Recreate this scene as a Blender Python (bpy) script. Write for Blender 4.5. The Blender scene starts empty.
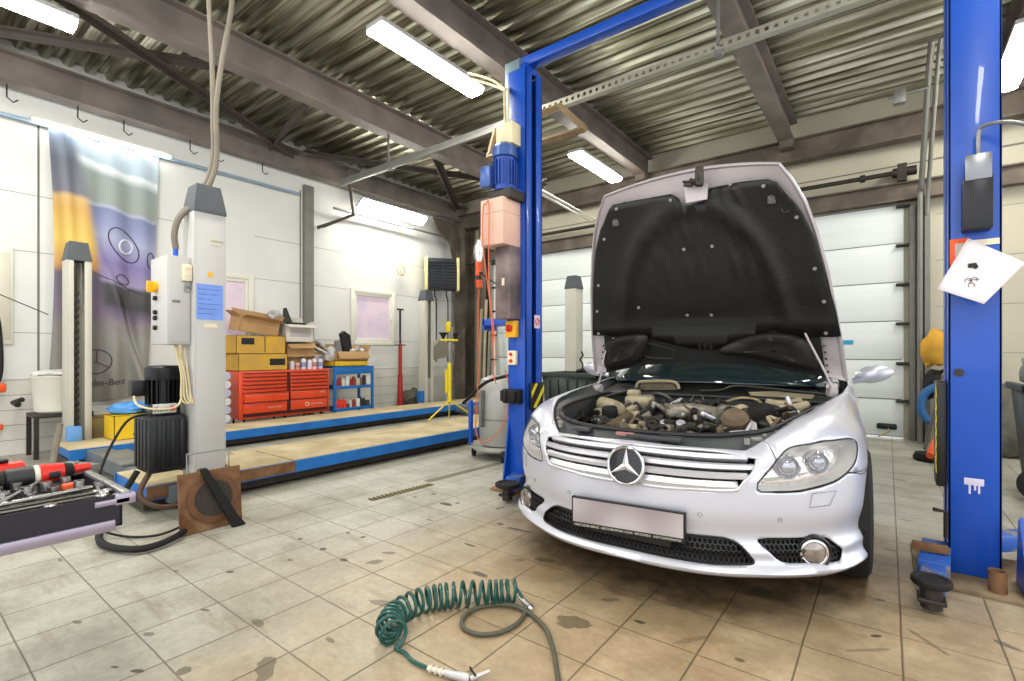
import bpy, bmesh, math, random
from mathutils import Vector, Matrix, Quaternion
from mathutils.geometry import delaunay_2d_cdt
WORLD = .88; EXPO = 1.4; LAMP = 25
FILL_LAMPS = [(-3.6, .4), (.9, 3.6), (.9, .4), (-1.4, -.8)]  # unseen ceiling lamps, added to brighten the room and the car
rnd = random.Random(7)
SC = bpy.context.scene
COL = SC.collection
PI = math.pi
V = Vector

# ------------------------------------------------------------------ camera model (used to read real positions off known planes)
CAM_H = 1.15; FPX = 493.0; HOR = 353.0; YAW = math.radians(37.3)
CY, SY = math.cos(YAW), math.sin(YAW)
def ray(px, py):
    a = (px-512.0)/FPX; b = -(py-HOR)/FPX
    return V((a*CY-SY, a*SY+CY, b))
def onZ(px, py, z):
    r = ray(px, py); t = (z-CAM_H)/r.z; return V((r.x*t, r.y*t, z))
def onX(px, py, x):
    r = ray(px, py); t = x/r.x; return V((x, r.y*t, CAM_H+r.z*t))
def onY(px, py, y):
    r = ray(px, py); t = y/r.y; return V((r.x*t, y, CAM_H+r.z*t))

# ------------------------------------------------------------------ materials
def lin(c):
    if isinstance(c, str):
        c = c.lstrip('#'); c = [int(c[i:i+2], 16)/255 for i in (0, 2, 4)]
    return tuple((v/12.92 if v <= .04045 else ((v+.055)/1.055)**2.4) for v in c)+(1.0,)
MATS = {}
def mat(name, col, rough=.5, metal=0., var=.08, scale=6., bump=0., bscale=60., coat=0., col2=None, mix=(.45, .62), emit=None, trans=0., alpha=1., ior=1.45, detail=5., stretch=None):
    if name in MATS: return MATS[name]
    m = bpy.data.materials.new(name); m.use_nodes = True; nt = m.node_tree; N = nt.nodes; L = nt.links
    b = N['Principled BSDF']; c = lin(col)
    b.inputs['Roughness'].default_value = rough; b.inputs['Metallic'].default_value = metal
    b.inputs['Coat Weight'].default_value = coat; b.inputs['Coat Roughness'].default_value = .04
    b.inputs['Transmission Weight'].default_value = trans; b.inputs['Alpha'].default_value = alpha; b.inputs['IOR'].default_value = ior
    if emit:
        b.inputs['Emission Color'].default_value = lin(emit[0]); b.inputs['Emission Strength'].default_value = emit[1]
    tc = N.new('ShaderNodeTexCoord'); src = tc.outputs['Object']
    if stretch:
        mp = N.new('ShaderNodeMapping'); mp.inputs['Scale'].default_value = stretch; L.new(src, mp.inputs['Vector']); src = mp.outputs['Vector']
    no = N.new('ShaderNodeTexNoise'); no.inputs['Scale'].default_value = scale; no.inputs['Detail'].default_value = detail; L.new(src, no.inputs['Vector'])
    r = N.new('ShaderNodeValToRGB'); L.new(no.outputs['Fac'], r.inputs['Fac'])
    e = r.color_ramp.elements
    if col2:
        c2 = lin(col2); e[0].position, e[1].position = mix; e[0].color = c; e[1].color = c2
    else:
        e[0].position, e[1].position = .3, .7
        e[0].color = tuple(max(0, v*(1-var)) for v in c[:3])+(1,); e[1].color = tuple(min(1, v*(1+var)) for v in c[:3])+(1,)
    L.new(r.outputs['Color'], b.inputs['Base Color'])
    if bump:
        n2 = N.new('ShaderNodeTexNoise'); n2.inputs['Scale'].default_value = bscale; L.new(src, n2.inputs['Vector'])
        bp = N.new('ShaderNodeBump'); bp.inputs['Strength'].default_value = bump; bp.inputs['Distance'].default_value = .01
        L.new(n2.outputs['Fac'], bp.inputs['Height']); L.new(bp.outputs['Normal'], b.inputs['Normal'])
    MATS[name] = m; return m

# ------------------------------------------------------------------ mesh builder
def frame_of(d, up=V((0, 0, 1))):
    d = d.normalized()
    if abs(d.dot(up)) > .98: up = V((0, 1, 0))
    a = up.cross(d).normalized(); b = d.cross(a); return a, b
def catmull(P, k=6, closed=False):
    P = [V(p) for p in P]; n = len(P); out = []
    if n < 3: return P
    rng = n if closed else n-1
    for i in range(rng):
        if closed: p0, p1, p2, p3 = P[(i-1) % n], P[i], P[(i+1) % n], P[(i+2) % n]
        else: p0, p1, p2, p3 = P[max(i-1, 0)], P[i], P[i+1], P[min(i+2, n-1)]
        for j in range(k):
            t = j/k
            out.append(.5*((2*p1)+(p2-p0)*t+(2*p0-5*p1+4*p2-p3)*t*t+(3*p1-p0-3*p2+p3)*t**3))
    if not closed: out.append(P[-1])
    return out
class MB:
    def __init__(s): s.bm = bmesh.new(); s.mi = 0
    def m(s, i): s.mi = i; return s
    def _f(s, vs):
        try:
            f = s.bm.faces.new(vs); f.material_index = s.mi; f.smooth = True; return f
        except ValueError: return None
    def box(s, lo, hi, bev=0., rot=None, seg=2):
        lo, hi = V(lo), V(hi); c = (lo+hi)/2; d = hi-lo
        M = Matrix.Translation(c) @ (rot.to_4x4() if rot else Matrix.Identity(4)) @ Matrix.Diagonal((abs(d.x), abs(d.y), abs(d.z), 1))
        b2 = bmesh.new(); bmesh.ops.create_cube(b2, size=1, matrix=M)
        if bev: bmesh.ops.bevel(b2, geom=b2.edges[:], offset=min(bev, .49*min(abs(d.x), abs(d.y), abs(d.z))), segments=seg, affect='EDGES', profile=.5)
        return s._merge(b2)
    def obox(s, c, size, rz=0., rx=0., ry=0., bev=0.):
        from mathutils import Euler
        c = V(c); h = V(size)/2
        return s.box(c-h, c+h, bev, Euler((rx, ry, rz)).to_matrix())
    def _merge(s, b2):
        mp = {}
        for v in b2.verts: mp[v] = s.bm.verts.new(v.co)
        for f in b2.faces: s._f([mp[v] for v in f.verts])
        b2.free(); return s
    def cyl(s, p0, p1, r0, r1=None, n=16, cap=True, bev=0.):
        p0, p1 = V(p0), V(p1); r1 = r0 if r1 is None else r1; a, b = frame_of(p1-p0); R = []
        d = (p1-p0).normalized(); st = [(p0, r0), (p1, r1)]
        if bev: st = [(p0, r0-bev), (p0+d*bev, r0), (p1-d*bev, r1), (p1, r1-bev)]
        for p, r in st: R.append([s.bm.verts.new(p+a*math.cos(2*PI*i/n)*r+b*math.sin(2*PI*i/n)*r) for i in range(n)])
        for k in range(len(R)-1):
            for i in range(n): s._f([R[k][i], R[k][(i+1) % n], R[k+1][(i+1) % n], R[k+1][i]])
        if cap: s._f(R[0][::-1]); s._f(R[-1])
        return s
    def tube(s, pts, r, n=8, closed=False, smooth=0, flat=None):
        pts = catmull(pts, smooth, closed) if smooth else [V(p) for p in pts]
        m = len(pts); R = []; prev = None
        for i in range(m):
            if closed: d = pts[(i+1) % m]-pts[i-1]
            else: d = pts[min(i+1, m-1)]-pts[max(i-1, 0)]
            if d.length < 1e-9: d = V((0, 0, 1))
            d.normalize()
            if prev is None: a, b = frame_of(d)
            else:
                a = prev-d*prev.dot(d)
                if a.length < 1e-6: a, b = frame_of(d)
                else: a.normalize(); b = d.cross(a)
            prev = a; rr = r(i/(m-1)) if callable(r) else r
            R.append([s.bm.verts.new(pts[i]+a*math.cos(2*PI*k/n)*rr+b*math.sin(2*PI*k/n)*rr*(flat or 1)) for k in range(n)])
        for i in range(m if closed else m-1):
            A, B = R[i], R[(i+1) % m]
            for k in range(n): s._f([A[k], A[(k+1) % n], B[(k+1) % n], B[k]])
        if not closed: s._f(R[0][::-1]); s._f(R[-1])
        return s
    def lathe(s, prof, o=(0, 0, 0), ax=(0, 0, 1), n=20, close=False):
        o = V(o); ax = V(ax).normalized(); a, b = frame_of(ax); R = []
        for r, z in prof: R.append([s.bm.verts.new(o+ax*z+(a*math.cos(2*PI*i/n)+b*math.sin(2*PI*i/n))*max(r, 1e-4)) for i in range(n)])
        for k in range(len(R)-1 if not close else len(R)):
            A, B = R[k], R[(k+1) % len(R)]
            for i in range(n): s._f([A[i], A[(i+1) % n], B[(i+1) % n], B[i]])
        if not close: s._f(R[0][::-1]); s._f(R[-1])
        return s
    def prism(s, poly, ext):
        """poly: list of 3D points (planar), ext: extrusion vector"""
        P = [V(p) for p in poly]; e = V(ext)
        A = [s.bm.verts.new(p) for p in P]; B = [s.bm.verts.new(p+e) for p in P]; n = len(P)
        s._f(A[::-1]); s._f(B)
        for i in range(n): s._f([A[i], A[(i+1) % n], B[(i+1) % n], B[i]])
        return s
    def grid(s, rows, closed=False):
        R = [[s.bm.verts.new(V(p)) for p in r] for r in rows]
        for i in range(len(R)-1):
            k = len(R[i])
            for j in range(k if closed else k-1): s._f([R[i][j], R[i][(j+1) % k], R[i+1][(j+1) % k], R[i+1][j]])
        return s
    def blob(s, c, r, n=10, sq=(1, 1, 1), jit=0., rs=None):
        b2 = bmesh.new(); bmesh.ops.create_icosphere(b2, subdivisions=2, radius=1)
        q = rs or rnd
        for v in b2.verts:
            k = 1+(q.random()-.5)*jit; v.co = V(c)+V((v.co.x*r*sq[0]*k, v.co.y*r*sq[1]*k, v.co.z*r*sq[2]*k))
        return s._merge(b2)
    def torus(s, c, ax, R, r, n=28, k=8):
        a, b = frame_of(V(ax)); c = V(c)
        return s.tube([c+(a*math.cos(2*PI*i/n)+b*math.sin(2*PI*i/n))*R for i in range(n)], r, k, True)
    def build(s, name, mats, parent=None, angle=35, solid=0., recentre=True):
        me = bpy.data.meshes.new(name)
        bmesh.ops.recalc_face_normals(s.bm, faces=s.bm.faces[:])
        s.bm.to_mesh(me); s.bm.free()
        for m_ in (mats if isinstance(mats, (list, tuple)) else [mats]): me.materials.append(m_)
        me.set_sharp_from_angle(angle=math.radians(angle))
        o = bpy.data.objects.new(name, me); COL.objects.link(o)
        if parent is not None:
            o.parent = parent
            if parent.parent is None and parent.type == 'EMPTY': o.matrix_parent_inverse = parent.matrix_basis.inverted()
            elif parent.parent is None: o.matrix_parent_inverse = parent.matrix_basis.inverted()
        elif recentre and len(me.vertices):
            xs = [v.co for v in me.vertices]
            c = V(((min(v.x for v in xs)+max(v.x for v in xs))/2, (min(v.y for v in xs)+max(v.y for v in xs))/2, min(v.z for v in xs)))
            me.transform(Matrix.Translation(-c)); o.location = c
        if solid:
            md = o.modifiers.new('thickness', 'SOLIDIFY'); md.thickness = solid; md.offset = -1
        return o
def thing(name, loc, label, cat, group=None, kind=None, rz=0.):
    o = bpy.data.objects.new(name, None); COL.objects.link(o); o.empty_display_size = .1
    o.location = V(loc); o.rotation_euler = (0, 0, rz)
    return tag(o, label, cat, group, kind)
def tag(o, label=None, cat=None, group=None, kind=None):
    if label: o['label'] = label
    if cat: o['category'] = cat
    if group: o['group'] = group
    if kind: o['kind'] = kind
    return o
def struct(o): o['kind'] = 'structure'; return o
def copy_tree(o, parent=None):
    c = o.copy(); COL.objects.link(c); c.parent = parent
    if parent is not None: c.matrix_parent_inverse = o.matrix_parent_inverse.copy()
    for ch in list(o.children): copy_tree(ch, c)
    return c
def text_mesh(mb, txt, origin, right, up, height, depth=.001, spread=None, font_off=0.):
    """extruded lettering appended to a mesh builder"""
    cu = bpy.data.curves.new('lettering', 'FONT'); cu.body = txt; cu.size = 1; cu.extrude = 0; cu.offset = font_off
    ob = bpy.data.objects.new('lettering', cu); COL.objects.link(ob)
    dg = bpy.context.evaluated_depsgraph_get(); me = bpy.data.meshes.new_from_object(ob.evaluated_get(dg))
    right, up = V(right).normalized(), V(up).normalized(); nrm = right.cross(up)
    xs = [v.co.x for v in me.vertices] or [0]; ys = [v.co.y for v in me.vertices] or [0]
    w = max(xs)-min(xs); k = height/max(1e-6, max(ys)-min(ys)); kx = (spread/w) if spread else k
    vs = [mb.bm.verts.new(V(origin)+right*(v.co.x-min(xs))*kx+up*(v.co.y-min(ys))*k+nrm*depth) for v in me.vertices]
    for p in me.polygons: mb._f([vs[i] for i in p.vertices])
    bpy.data.objects.remove(ob); bpy.data.curves.remove(cu); bpy.data.meshes.remove(me)
    return mb
# ------------------------------------------------------------------ camera, world, view
cam = bpy.data.cameras.new('camera'); cam.sensor_width = 36; cam.lens = FPX/1024*36; cam.shift_y = 12.5/1024; cam.clip_start = .05
co = bpy.data.objects.new('camera', cam); COL.objects.link(co); co.location = (0, 0, CAM_H); co.rotation_euler = (PI/2, 0, YAW); SC.camera = co
w = bpy.data.worlds.new('daylight'); SC.world = w; w.use_nodes = True
w.node_tree.nodes['Background'].inputs[0].default_value = (.95, .97, 1.0, 1); w.node_tree.nodes['Background'].inputs[1].default_value = WORLD
SC.view_settings.view_transform = 'Standard'; SC.view_settings.look = 'None'; SC.view_settings.gamma = 1; SC.view_settings.use_curve_mapping = False
SC.view_settings.exposure = EXPO

WX, BY = -7.9, 8.43
CEIL = 4.62
# ------------------------------------------------------------------ setting materials
def floor_material():
    m = bpy.data.materials.new('floor_tiles'); m.use_nodes = True; nt = m.node_tree; N, L = nt.nodes, nt.links; b = N['Principled BSDF']
    tc = N.new('ShaderNodeTexCoord'); sep = N.new('ShaderNodeSeparateXYZ'); L.new(tc.outputs['Object'], sep.inputs[0])
    def math_(op, a, bb=None, c=None):
        n = N.new('ShaderNodeMath'); n.operation = op
        for i, x in enumerate((a, bb, c)):
            if x is None: continue
            if isinstance(x, (int, float)): n.inputs[i].default_value = x
            else: L.new(x, n.inputs[i])
        return n.outputs[0]
    def noise(scale, detail=6, vec=None, rough=.6):
        n = N.new('ShaderNodeTexNoise'); n.inputs['Scale'].default_value = scale; n.inputs['Detail'].default_value = detail; n.inputs['Roughness'].default_value = rough
        L.new(vec or tc.outputs['Object'], n.inputs['Vector']); return n.outputs['Fac']
    def ramp(f, *st):
        r = N.new('ShaderNodeValToRGB'); L.new(f, r.inputs['Fac']); e = r.color_ramp.elements
        e[0].position, e[0].color = st[0][0], lin(st[0][1]); e[1].position, e[1].color = st[-1][0], lin(st[-1][1])
        for p, c in st[1:-1]:
            q = e.new(p); q.color = lin(c)
        return r.outputs['Color']
    def mix(f, a, c, mode='MIX'):
        n = N.new('ShaderNodeMix'); n.data_type = 'RGBA'; n.blend_type = mode
        if isinstance(f, (int, float)): n.inputs[0].default_value = f
        else: L.new(f, n.inputs[0])
        for s_, x in ((n.inputs[6], a), (n.inputs[7], c)):
            if isinstance(x, str): s_.default_value = lin(x)
            else: L.new(x, s_)
        return n.outputs[2]
    T = .312
    wob = math_('MULTIPLY', math_('SUBTRACT', noise(3.0, 2), .5), .006)
    def joint(o, off, wd):
        u = math_('ADD', math_('DIVIDE', math_('SUBTRACT', math_('ADD', o, wob), off), T), 100.5)
        d = math_('MULTIPLY', math_('ABSOLUTE', math_('SUBTRACT', math_('FRACT', u), .5)), T)
        return math_('SUBTRACT', 1.0, math_('SMOOTH_MIN', math_('DIVIDE', d, wd), 1.0, .3)), math_('FLOOR', u)
    jy, iy = joint(sep.outputs['Y'], .675, .0042); jx, ix = joint(sep.outputs['X'], -.268, .0055)
    # a few joints are worn wide and black
    jb = math_('MAXIMUM', jy, jx)
    cmb = N.new('ShaderNodeCombineXYZ'); L.new(ix, cmb.inputs[0]); L.new(iy, cmb.inputs[1])
    wn = N.new('ShaderNodeTexWhiteNoise'); L.new(cmb.outputs[0], wn.inputs['Vector'])
    base = ramp(noise(2.2, 8), (.3, '#848072'), (.5, '#a4a194'), (.7, '#b9b7ab'))
    warm = ramp(noise(2.6, 8), (.3, '#856f50'), (.5, '#a48d6e'), (.7, '#bda98a'))
    # warmer tan zone around the lift and the car; greyer tiles towards the other lift
    dx = math_('DIVIDE', math_('ADD', sep.outputs['X'], .5), 1.9); dy = math_('DIVIDE', math_('SUBTRACT', sep.outputs['Y'], 2.0), 1.9)
    dist = math_('SQRT', math_('ADD', math_('MULTIPLY', dx, dx), math_('MULTIPLY', dy, dy)))
    dist = math_('ADD', dist, math_('MULTIPLY', math_('SUBTRACT', noise(1.4, 4), .5), .8))
    wf = N.new('ShaderNodeMapRange'); wf.interpolation_type = 'SMOOTHSTEP'; L.new(dist, wf.inputs[0]); wf.inputs[1].default_value = .5; wf.inputs[2].default_value = 1.3; wf.inputs[3].default_value = 1; wf.inputs[4].default_value = 0
    col = mix(wf.outputs[0], base, warm)
    col = mix(math_('MULTIPLY', wn.outputs['Value'], .16), col, '#8d8775')
    # fine cloudiness, scuffs
    fine = ramp(noise(34, 6, rough=.75), (.32, '#8a8476'), (.6, '#ffffff'))
    col = mix(.28, col, fine, 'MULTIPLY')
    mp = N.new('ShaderNodeMapping'); mp.inputs['Scale'].default_value = (1.0, 5.0, 1); mp.inputs['Rotation'].default_value = (0, 0, .5); L.new(tc.outputs['Object'], mp.inputs['Vector'])
    st = ramp(noise(2.0, 7, mp.outputs['Vector'], .7), (.54, '#000000'), (.66, '#ffffff'))
    col = mix(math_('MULTIPLY', st, .4), col, '#6d5f47')
    # grime plus the car's shadow, painted dark brown under and before it
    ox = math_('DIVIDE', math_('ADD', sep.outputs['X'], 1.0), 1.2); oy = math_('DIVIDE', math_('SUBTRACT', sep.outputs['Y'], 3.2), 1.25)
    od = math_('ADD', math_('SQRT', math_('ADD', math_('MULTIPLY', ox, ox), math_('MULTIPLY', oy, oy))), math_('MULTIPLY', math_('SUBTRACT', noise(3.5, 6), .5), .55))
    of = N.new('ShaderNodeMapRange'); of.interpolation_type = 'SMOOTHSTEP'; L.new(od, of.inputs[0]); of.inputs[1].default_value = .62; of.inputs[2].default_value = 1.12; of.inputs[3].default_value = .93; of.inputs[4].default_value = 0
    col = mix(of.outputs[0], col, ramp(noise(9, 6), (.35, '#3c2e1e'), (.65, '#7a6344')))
    # scattered small spills
    vo = N.new('ShaderNodeTexVoronoi'); vo.inputs['Scale'].default_value = 2.6; vo.inputs['Randomness'].default_value = 1
    nd = N.new('ShaderNodeTexNoise'); nd.inputs['Scale'].default_value = 9; L.new(tc.outputs['Object'], nd.inputs['Vector'])
    va = N.new('ShaderNodeVectorMath'); va.operation = 'MULTIPLY_ADD'; L.new(nd.outputs['Color'], va.inputs[0]); va.inputs[1].default_value = (.16, .16, 0); L.new(tc.outputs['Object'], va.inputs[2])
    L.new(va.outputs[0], vo.inputs['Vector'])
    sp = math_('LESS_THAN', math_('ADD', vo.outputs['Distance'], math_('MULTIPLY', noise(1.1, 2), .22)), .16)
    col = mix(math_('MULTIPLY', sp, .6), col, '#5f543c')
    spots = None
    for px, py, a, bb, rot, k in STAINS:
        p = onZ(px, py, 0)
        mpp = N.new('ShaderNodeMapping'); mpp.vector_type = 'TEXTURE'; mpp.inputs['Location'].default_value = (p.x, p.y, 0); mpp.inputs['Rotation'].default_value = (0, 0, math.radians(rot)); mpp.inputs['Scale'].default_value = (a, bb, 1)
        L.new(va.outputs[0] if False else tc.outputs['Object'], mpp.inputs['Vector'])
        ln = N.new('ShaderNodeVectorMath'); ln.operation = 'LENGTH'; L.new(mpp.outputs[0], ln.inputs[0])
        f = math_('LESS_THAN', math_('ADD', ln.outputs['Value'], math_('MULTIPLY', noise(22, 3), 1.1)), 1.45)
        f = math_('MULTIPLY', f, min(1, k*1.3)); spots = f if spots is None else math_('MAXIMUM', spots, f)
    col = mix(spots, col, '#463d2b')
    col = mix(math_('MULTIPLY', jb, .95), col, '#42371f')
    L.new(col, b.inputs['Base Color'])
    rr = N.new('ShaderNodeMapRange'); L.new(noise(5, 5), rr.inputs[0]); rr.inputs[3].default_value = .3; rr.inputs[4].default_value = .62; L.new(rr.outputs[0], b.inputs['Roughness'])
    bp = N.new('ShaderNodeBump'); bp.inputs['Strength'].default_value = .5; bp.inputs['Distance'].default_value = .004
    L.new(math_('SUBTRACT', math_('MULTIPLY', noise(40, 4), .3), jb), bp.inputs['Height']); L.new(bp.outputs['Normal'], b.inputs['Normal'])
    return m
STAINS = [(573,622,.085,.055,30,.55),(188,493,.0,.0,0,0),(392,563,.0,0,0,0),(265,669,.09,.035,-35,.5),(184,671,.03,.025,0,.55),(258,623,.05,.02,0,.5),(77,622,.03,.012,20,.6),
 (383,603,.07,.03,20,.5),(375,562,.05,.03,60,.55),(389,553,.05,.02,30,.55),(363,537,.02,.02,0,.95),(323,549,.025,.02,0,.9),(344,560,.03,.02,0,.8),(300,539,.02,.015,0,.9),(348,533,.02,.012,0,.8),
 (446,504,.07,.03,0,.75),(458,503,.02,.02,0,.95),(434,494,.03,.02,0,.8),(480,574,.05,.02,0,.7),(230,572,.025,.01,30,.85),(176,571,.015,.01,30,.85),(137,671,.03,.01,30,.9),(115,667,.02,.008,30,.8),
 (148,634,.03,.015,20,.5),(690,640,.1,.015,55,.3),(877,636,.025,.012,40,.85),(760,592,.06,.06,0,.7),(775,597,.09,.03,0,.5),(1006,645,.05,.02,-30,.6),(820,590,.1,.05,60,.45),(870,650,.1,.012,40,.35),(500,524,.03,.02,0,.7),(540,541,.05,.02,0,.5)]
STAINS = [s for s in STAINS if s[2] > 0]
STAINS += [(470,545,.05,.012,0,.8),(520,530,.10,.014,5,.8),(500,508,.05,.015,80,.7),(545,560,.07,.03,20,.6),(470,592,.03,.02,0,.6),(430,520,.03,.008,0,.8),(415,497,.03,.012,0,.8),(150,505,.03,.01,0,.6),(520,560,.03,.02,40,.5),(610,600,.05,.02,40,.5),(640,622,.03,.012,10,.7),(880,600,.03,.014,30,.6),(905,520,.05,.012,0,.6),(900,480,.06,.014,0,.6),(890,550,.04,.014,0,.6),(925,640,.12,.012,-50,.4),(740,660,.02,.012,0,.6),(205,610,.03,.01,20,.6),(290,560,.02,.01,0,.8),(60,560,.03,.01,0,.5),(330,640,.03,.012,0,.5)]

M_wall = mat('wall_panel_white', '#d6d6d2', .55, var=.05, scale=1.5, bump=.15, bscale=14)
M_brick = mat('painted_block', '#cdcbc2', .8, var=.07, scale=3, bump=.6, bscale=12)
M_door = mat('door_panel_white', '#d3d8d6', .45, var=.04, scale=2, bump=.12, bscale=30, stretch=(.3, 1, 6))
M_seam = mat('seam_grey', '#6f6c66', .8)
M_beam = mat('beam_primer', '#675f5b', .55, var=.16, scale=3, col2='#80756f', mix=(.35, .7), bump=.1)
M_beamrust = mat('beam_primer_rust', '#51483f', .75, col2='#6a5f53', scale=2.5)
M_grey = mat('grey_steel', '#76756f', .55, .3, var=.1)
M_galv = mat('galvanised', '#8c8c8a', .45, .7, var=.2, scale=18)
M_darksteel = mat('dark_steel', '#3a3632', .5, .6, var=.2)
M_black = mat('black_plastic', '#111113', .45, var=.1)
M_rubber = mat('rubber', '#0e0d0d', .75, var=.1, bump=.1)
M_pvc = mat('white_pvc', '#c9c5b4', .4, var=.04)
M_glass_lamp = mat('lamp_diffuser', '#ffffff', .4, emit=('#fffdf2', LAMP))
M_lampbody = mat('lamp_body', '#a9a9a6', .5, var=.05)
M_orange = mat('orange_rubber', '#d8501c', .5)

# floor
mb = MB(); mb.box((-8.2, -2.5, -.12), (4.5, 9.0, 0)); o = mb.build('floor', floor_material(), recentre=False); struct(o)

# ---- wall_left : upper sandwich panels with seams, lower painted blockwork; window openings
m1 = onX(349.8, 287.5, WX); 
wins = [(5.44, 6.46, 1.30, 2.36), (2.72, 3.68, 1.30, 2.36)]
def wall_with_holes(mb, x0, x1, y0, y1, z0, z1, holes):
    ys = sorted({y0, y1, *[h[0] for h in holes], *[h[1] for h in holes]}); zs = sorted({z0, z1, *[h[2] for h in holes], *[h[3] for h in holes]})
    for a, b_ in zip(ys, ys[1:]):
        for c, d in zip(zs, zs[1:]):
            if any(h[0] <= a and b_ <= h[1] and h[2] <= c and d <= h[3] for h in holes): continue
            mb.box((x0, a, c), (x1, b_, d))
mb = MB(); wall_with_holes(mb, WX-.16, WX, -2.5, BY+.3, .86, 4.75, [(h[0]+.07, h[1]-.07, h[2]+.07, h[3]-.07) for h in wins])
mb.m(1)
for z in (1.38, 2.32, 2.98): 
    for a, b_ in ((-2.5, 2.7), (3.7, 5.4), (6.5, BY)):
        mb.box((WX, a, z), (WX+.0015, b_, z+.006))
for y in (.15, 1.22, 4.45): mb.box((WX, y, .86), (WX+.003, y+.02, 3.9))
mb.m(2); mb.box((WX-.16, -2.5, 0), (WX+.015, BY+.3, .86))
mb.m(1)
for k in range(5): mb.box((WX+.015, -2.5, .16+k*.17), (WX+.0165, BY, .165+k*.17))
wl = struct(mb.build('wall_left', [M_wall, M_seam, M_brick], recentre=False))
# windows
M_winglass = mat('window_glass', '#c9b6c4', .35, var=.2, scale=3, col2='#b8a9bd', emit=('#c6b4b8', .10), detail=3)
M_frame = mat('window_frame', '#d9d7cb', .4, var=.03)
for i, (a, b_, c, d) in enumerate(wins):
    fr = MB()
    def rect_frame(mb, x, a, b_, c, d, w_, t):
        mb.box((x, a, c), (x+t, a+w_, d), .004); mb.box((x, b_-w_, c), (x+t, b_, d), .004)
        mb.box((x, a+w_, c), (x+t, b_-w_, c+w_), .004); mb.box((x, a+w_, d-w_), (x+t, b_-w_, d), .004)
    rect_frame(fr, WX, a, b_, c, d, .075, .03); rect_frame(fr, WX-.03, a+.075, b_-.075, c+.075, d-.075, .05, .045)
    o = struct(fr.build('window_%d' % (i+1), M_frame, recentre=False))
    g = MB().box((WX-.02, a+.125, c+.125), (WX-.012, b_-.125, d-.125)); g.build('pane', M_winglass, o)
    h = MB().box((WX+.014, b_-.11, (c+d)/2-.05), (WX+.03, b_-.09, (c+d)/2+.05), .004); h.build('handle', M_frame, o)

# ---- wall_rear with two sectional overhead doors
mb = MB()
mb.box((-8.1, BY, 3.12), (4.5, BY+.2, 4.75)); mb.box((.17, BY, 0), (4.5, BY+.2, 3.12)).box((-3.77, BY, 0), (-3.18, BY+.2, 3.3)); mb.box((-8.1, BY, 0), (-7.0, BY+.2, 3.12))
mb.m(1)
for z in (.55, 1.15, 1.75, 2.35, 2.95, 3.68): mb.box((.5, BY-.002, z), (4.5, BY, z+.006))
mb.box((-6, BY-.003, 3.66), (4.5, BY, 3.68))
wr = struct(mb.build('wall_rear', [mat('rear_panel_cream', '#b3ac98', .6, var=.06, scale=2), M_seam], recentre=False))
def sect_door(name, x0, x1, z1):
    root = struct(thing(name, ((x0+x1)/2, BY-.02, 0), None, None))
    zs = [.03, .53, 1.06, 1.58, 2.10, 2.62, z1]
    for a, c in zip(zs, zs[1:]):
        mb = MB(); mb.box((x0, BY-.05, a+.004), (x1, BY-.005, c-.004), .006)
        mb.build('door_panel', M_door, root)
    mb = MB()
    for a in zs: mb.box((x0+.01, BY-.054, a-.004), (x1-.01, BY-.04, a+.004))
    mb.build('seal_strip', M_seam, root)
    mb = MB()
    for x in (x0-.03, x1-.02):
        for a in zs[:-1]:
            mb.box((x-.06, BY-.085, a+.46), (x+.07, BY-.05, a+.5), .004); mb.cyl((x-.06, BY-.1, a+.48), (x+.09, BY-.1, a+.48), .018)
    mb.build('hinge_roller', M_darksteel, root)
    mb = MB()
    for x in (x0-.1, x1+.09):
        mb.box((x-.03, BY-.12, 0), (x+.03, BY-.02, z1-.05)); 
    mb.build('guide_track', M_grey, root)
    return root
d1 = sect_door('door_1', -.0+-3.2, .17, 3.13)
MB().box((-.12, BY-.09, .12), (.1, BY-.05, .2), .02).build('handle', M_black, d1)
MB().tube([(0, BY-.07, .15), (.02, BY-.12, .1), (-.1, BY-.14, .02)], .008).build('pull_rope', mat('rope_yellow', '#9a9050', .9), d1)
MB().box((-.5, BY-.056, 1.27), (-.38, BY-.05, 1.33)).build('tape_patch', mat('blue_tape', '#2b8fb5', .6), d1)
d2 = sect_door('door_2', -6.84, -3.75, 3.28)
# torsion tube, rear header channel, columns
struct(MB().cyl((-6.0, BY-.2, 3.52), (.25, BY-.2, 3.52), .03).build('trim_1', M_darksteel, recentre=False))
mb = MB(); mb.cyl((.05, BY-.2, 3.52), (.3, BY-.2, 3.52), .06).cyl((-.3, BY-.2, 3.52), (-.24, BY-.2, 3.52), .05).box((.1, BY-.26, 3.4), (.2, BY-.02, 3.62))
struct(mb.build('trim_2', M_darksteel, recentre=False))
def ibeam_y(mb, x, y0, y1, z0, z1, w_=.2, t=.018):
    mb.box((x-w_/2, y0, z0), (x+w_/2, y1, z0+t)); mb.box((x-w_/2, y0, z1-t), (x+w_/2, y1, z1)); mb.box((x-.01, y0, z0+t), (x+.01, y1, z1-t))
def ibeam_x(mb, y, x0, x1, z0, z1, w_=.2, t=.018):
    mb.box((x0, y-w_/2, z0), (x1, y+w_/2, z0+t)); mb.box((x0, y-w_/2, z1-t), (x1, y+w_/2, z1)); mb.box((x0, y-.01, z0+t), (x1, y+.01, z1-t))
for n, (z0, z1, yy) in enumerate(((3.92, 4.24, 8.2), (3.16, 3.40, 8.32))):
    mb = MB(); ibeam_x(mb, yy, -7.88, 4.4, z0, z1, .2 if n == 0 else .14); struct(mb.build('ceiling_beam', M_beamrust, recentre=False))
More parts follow.
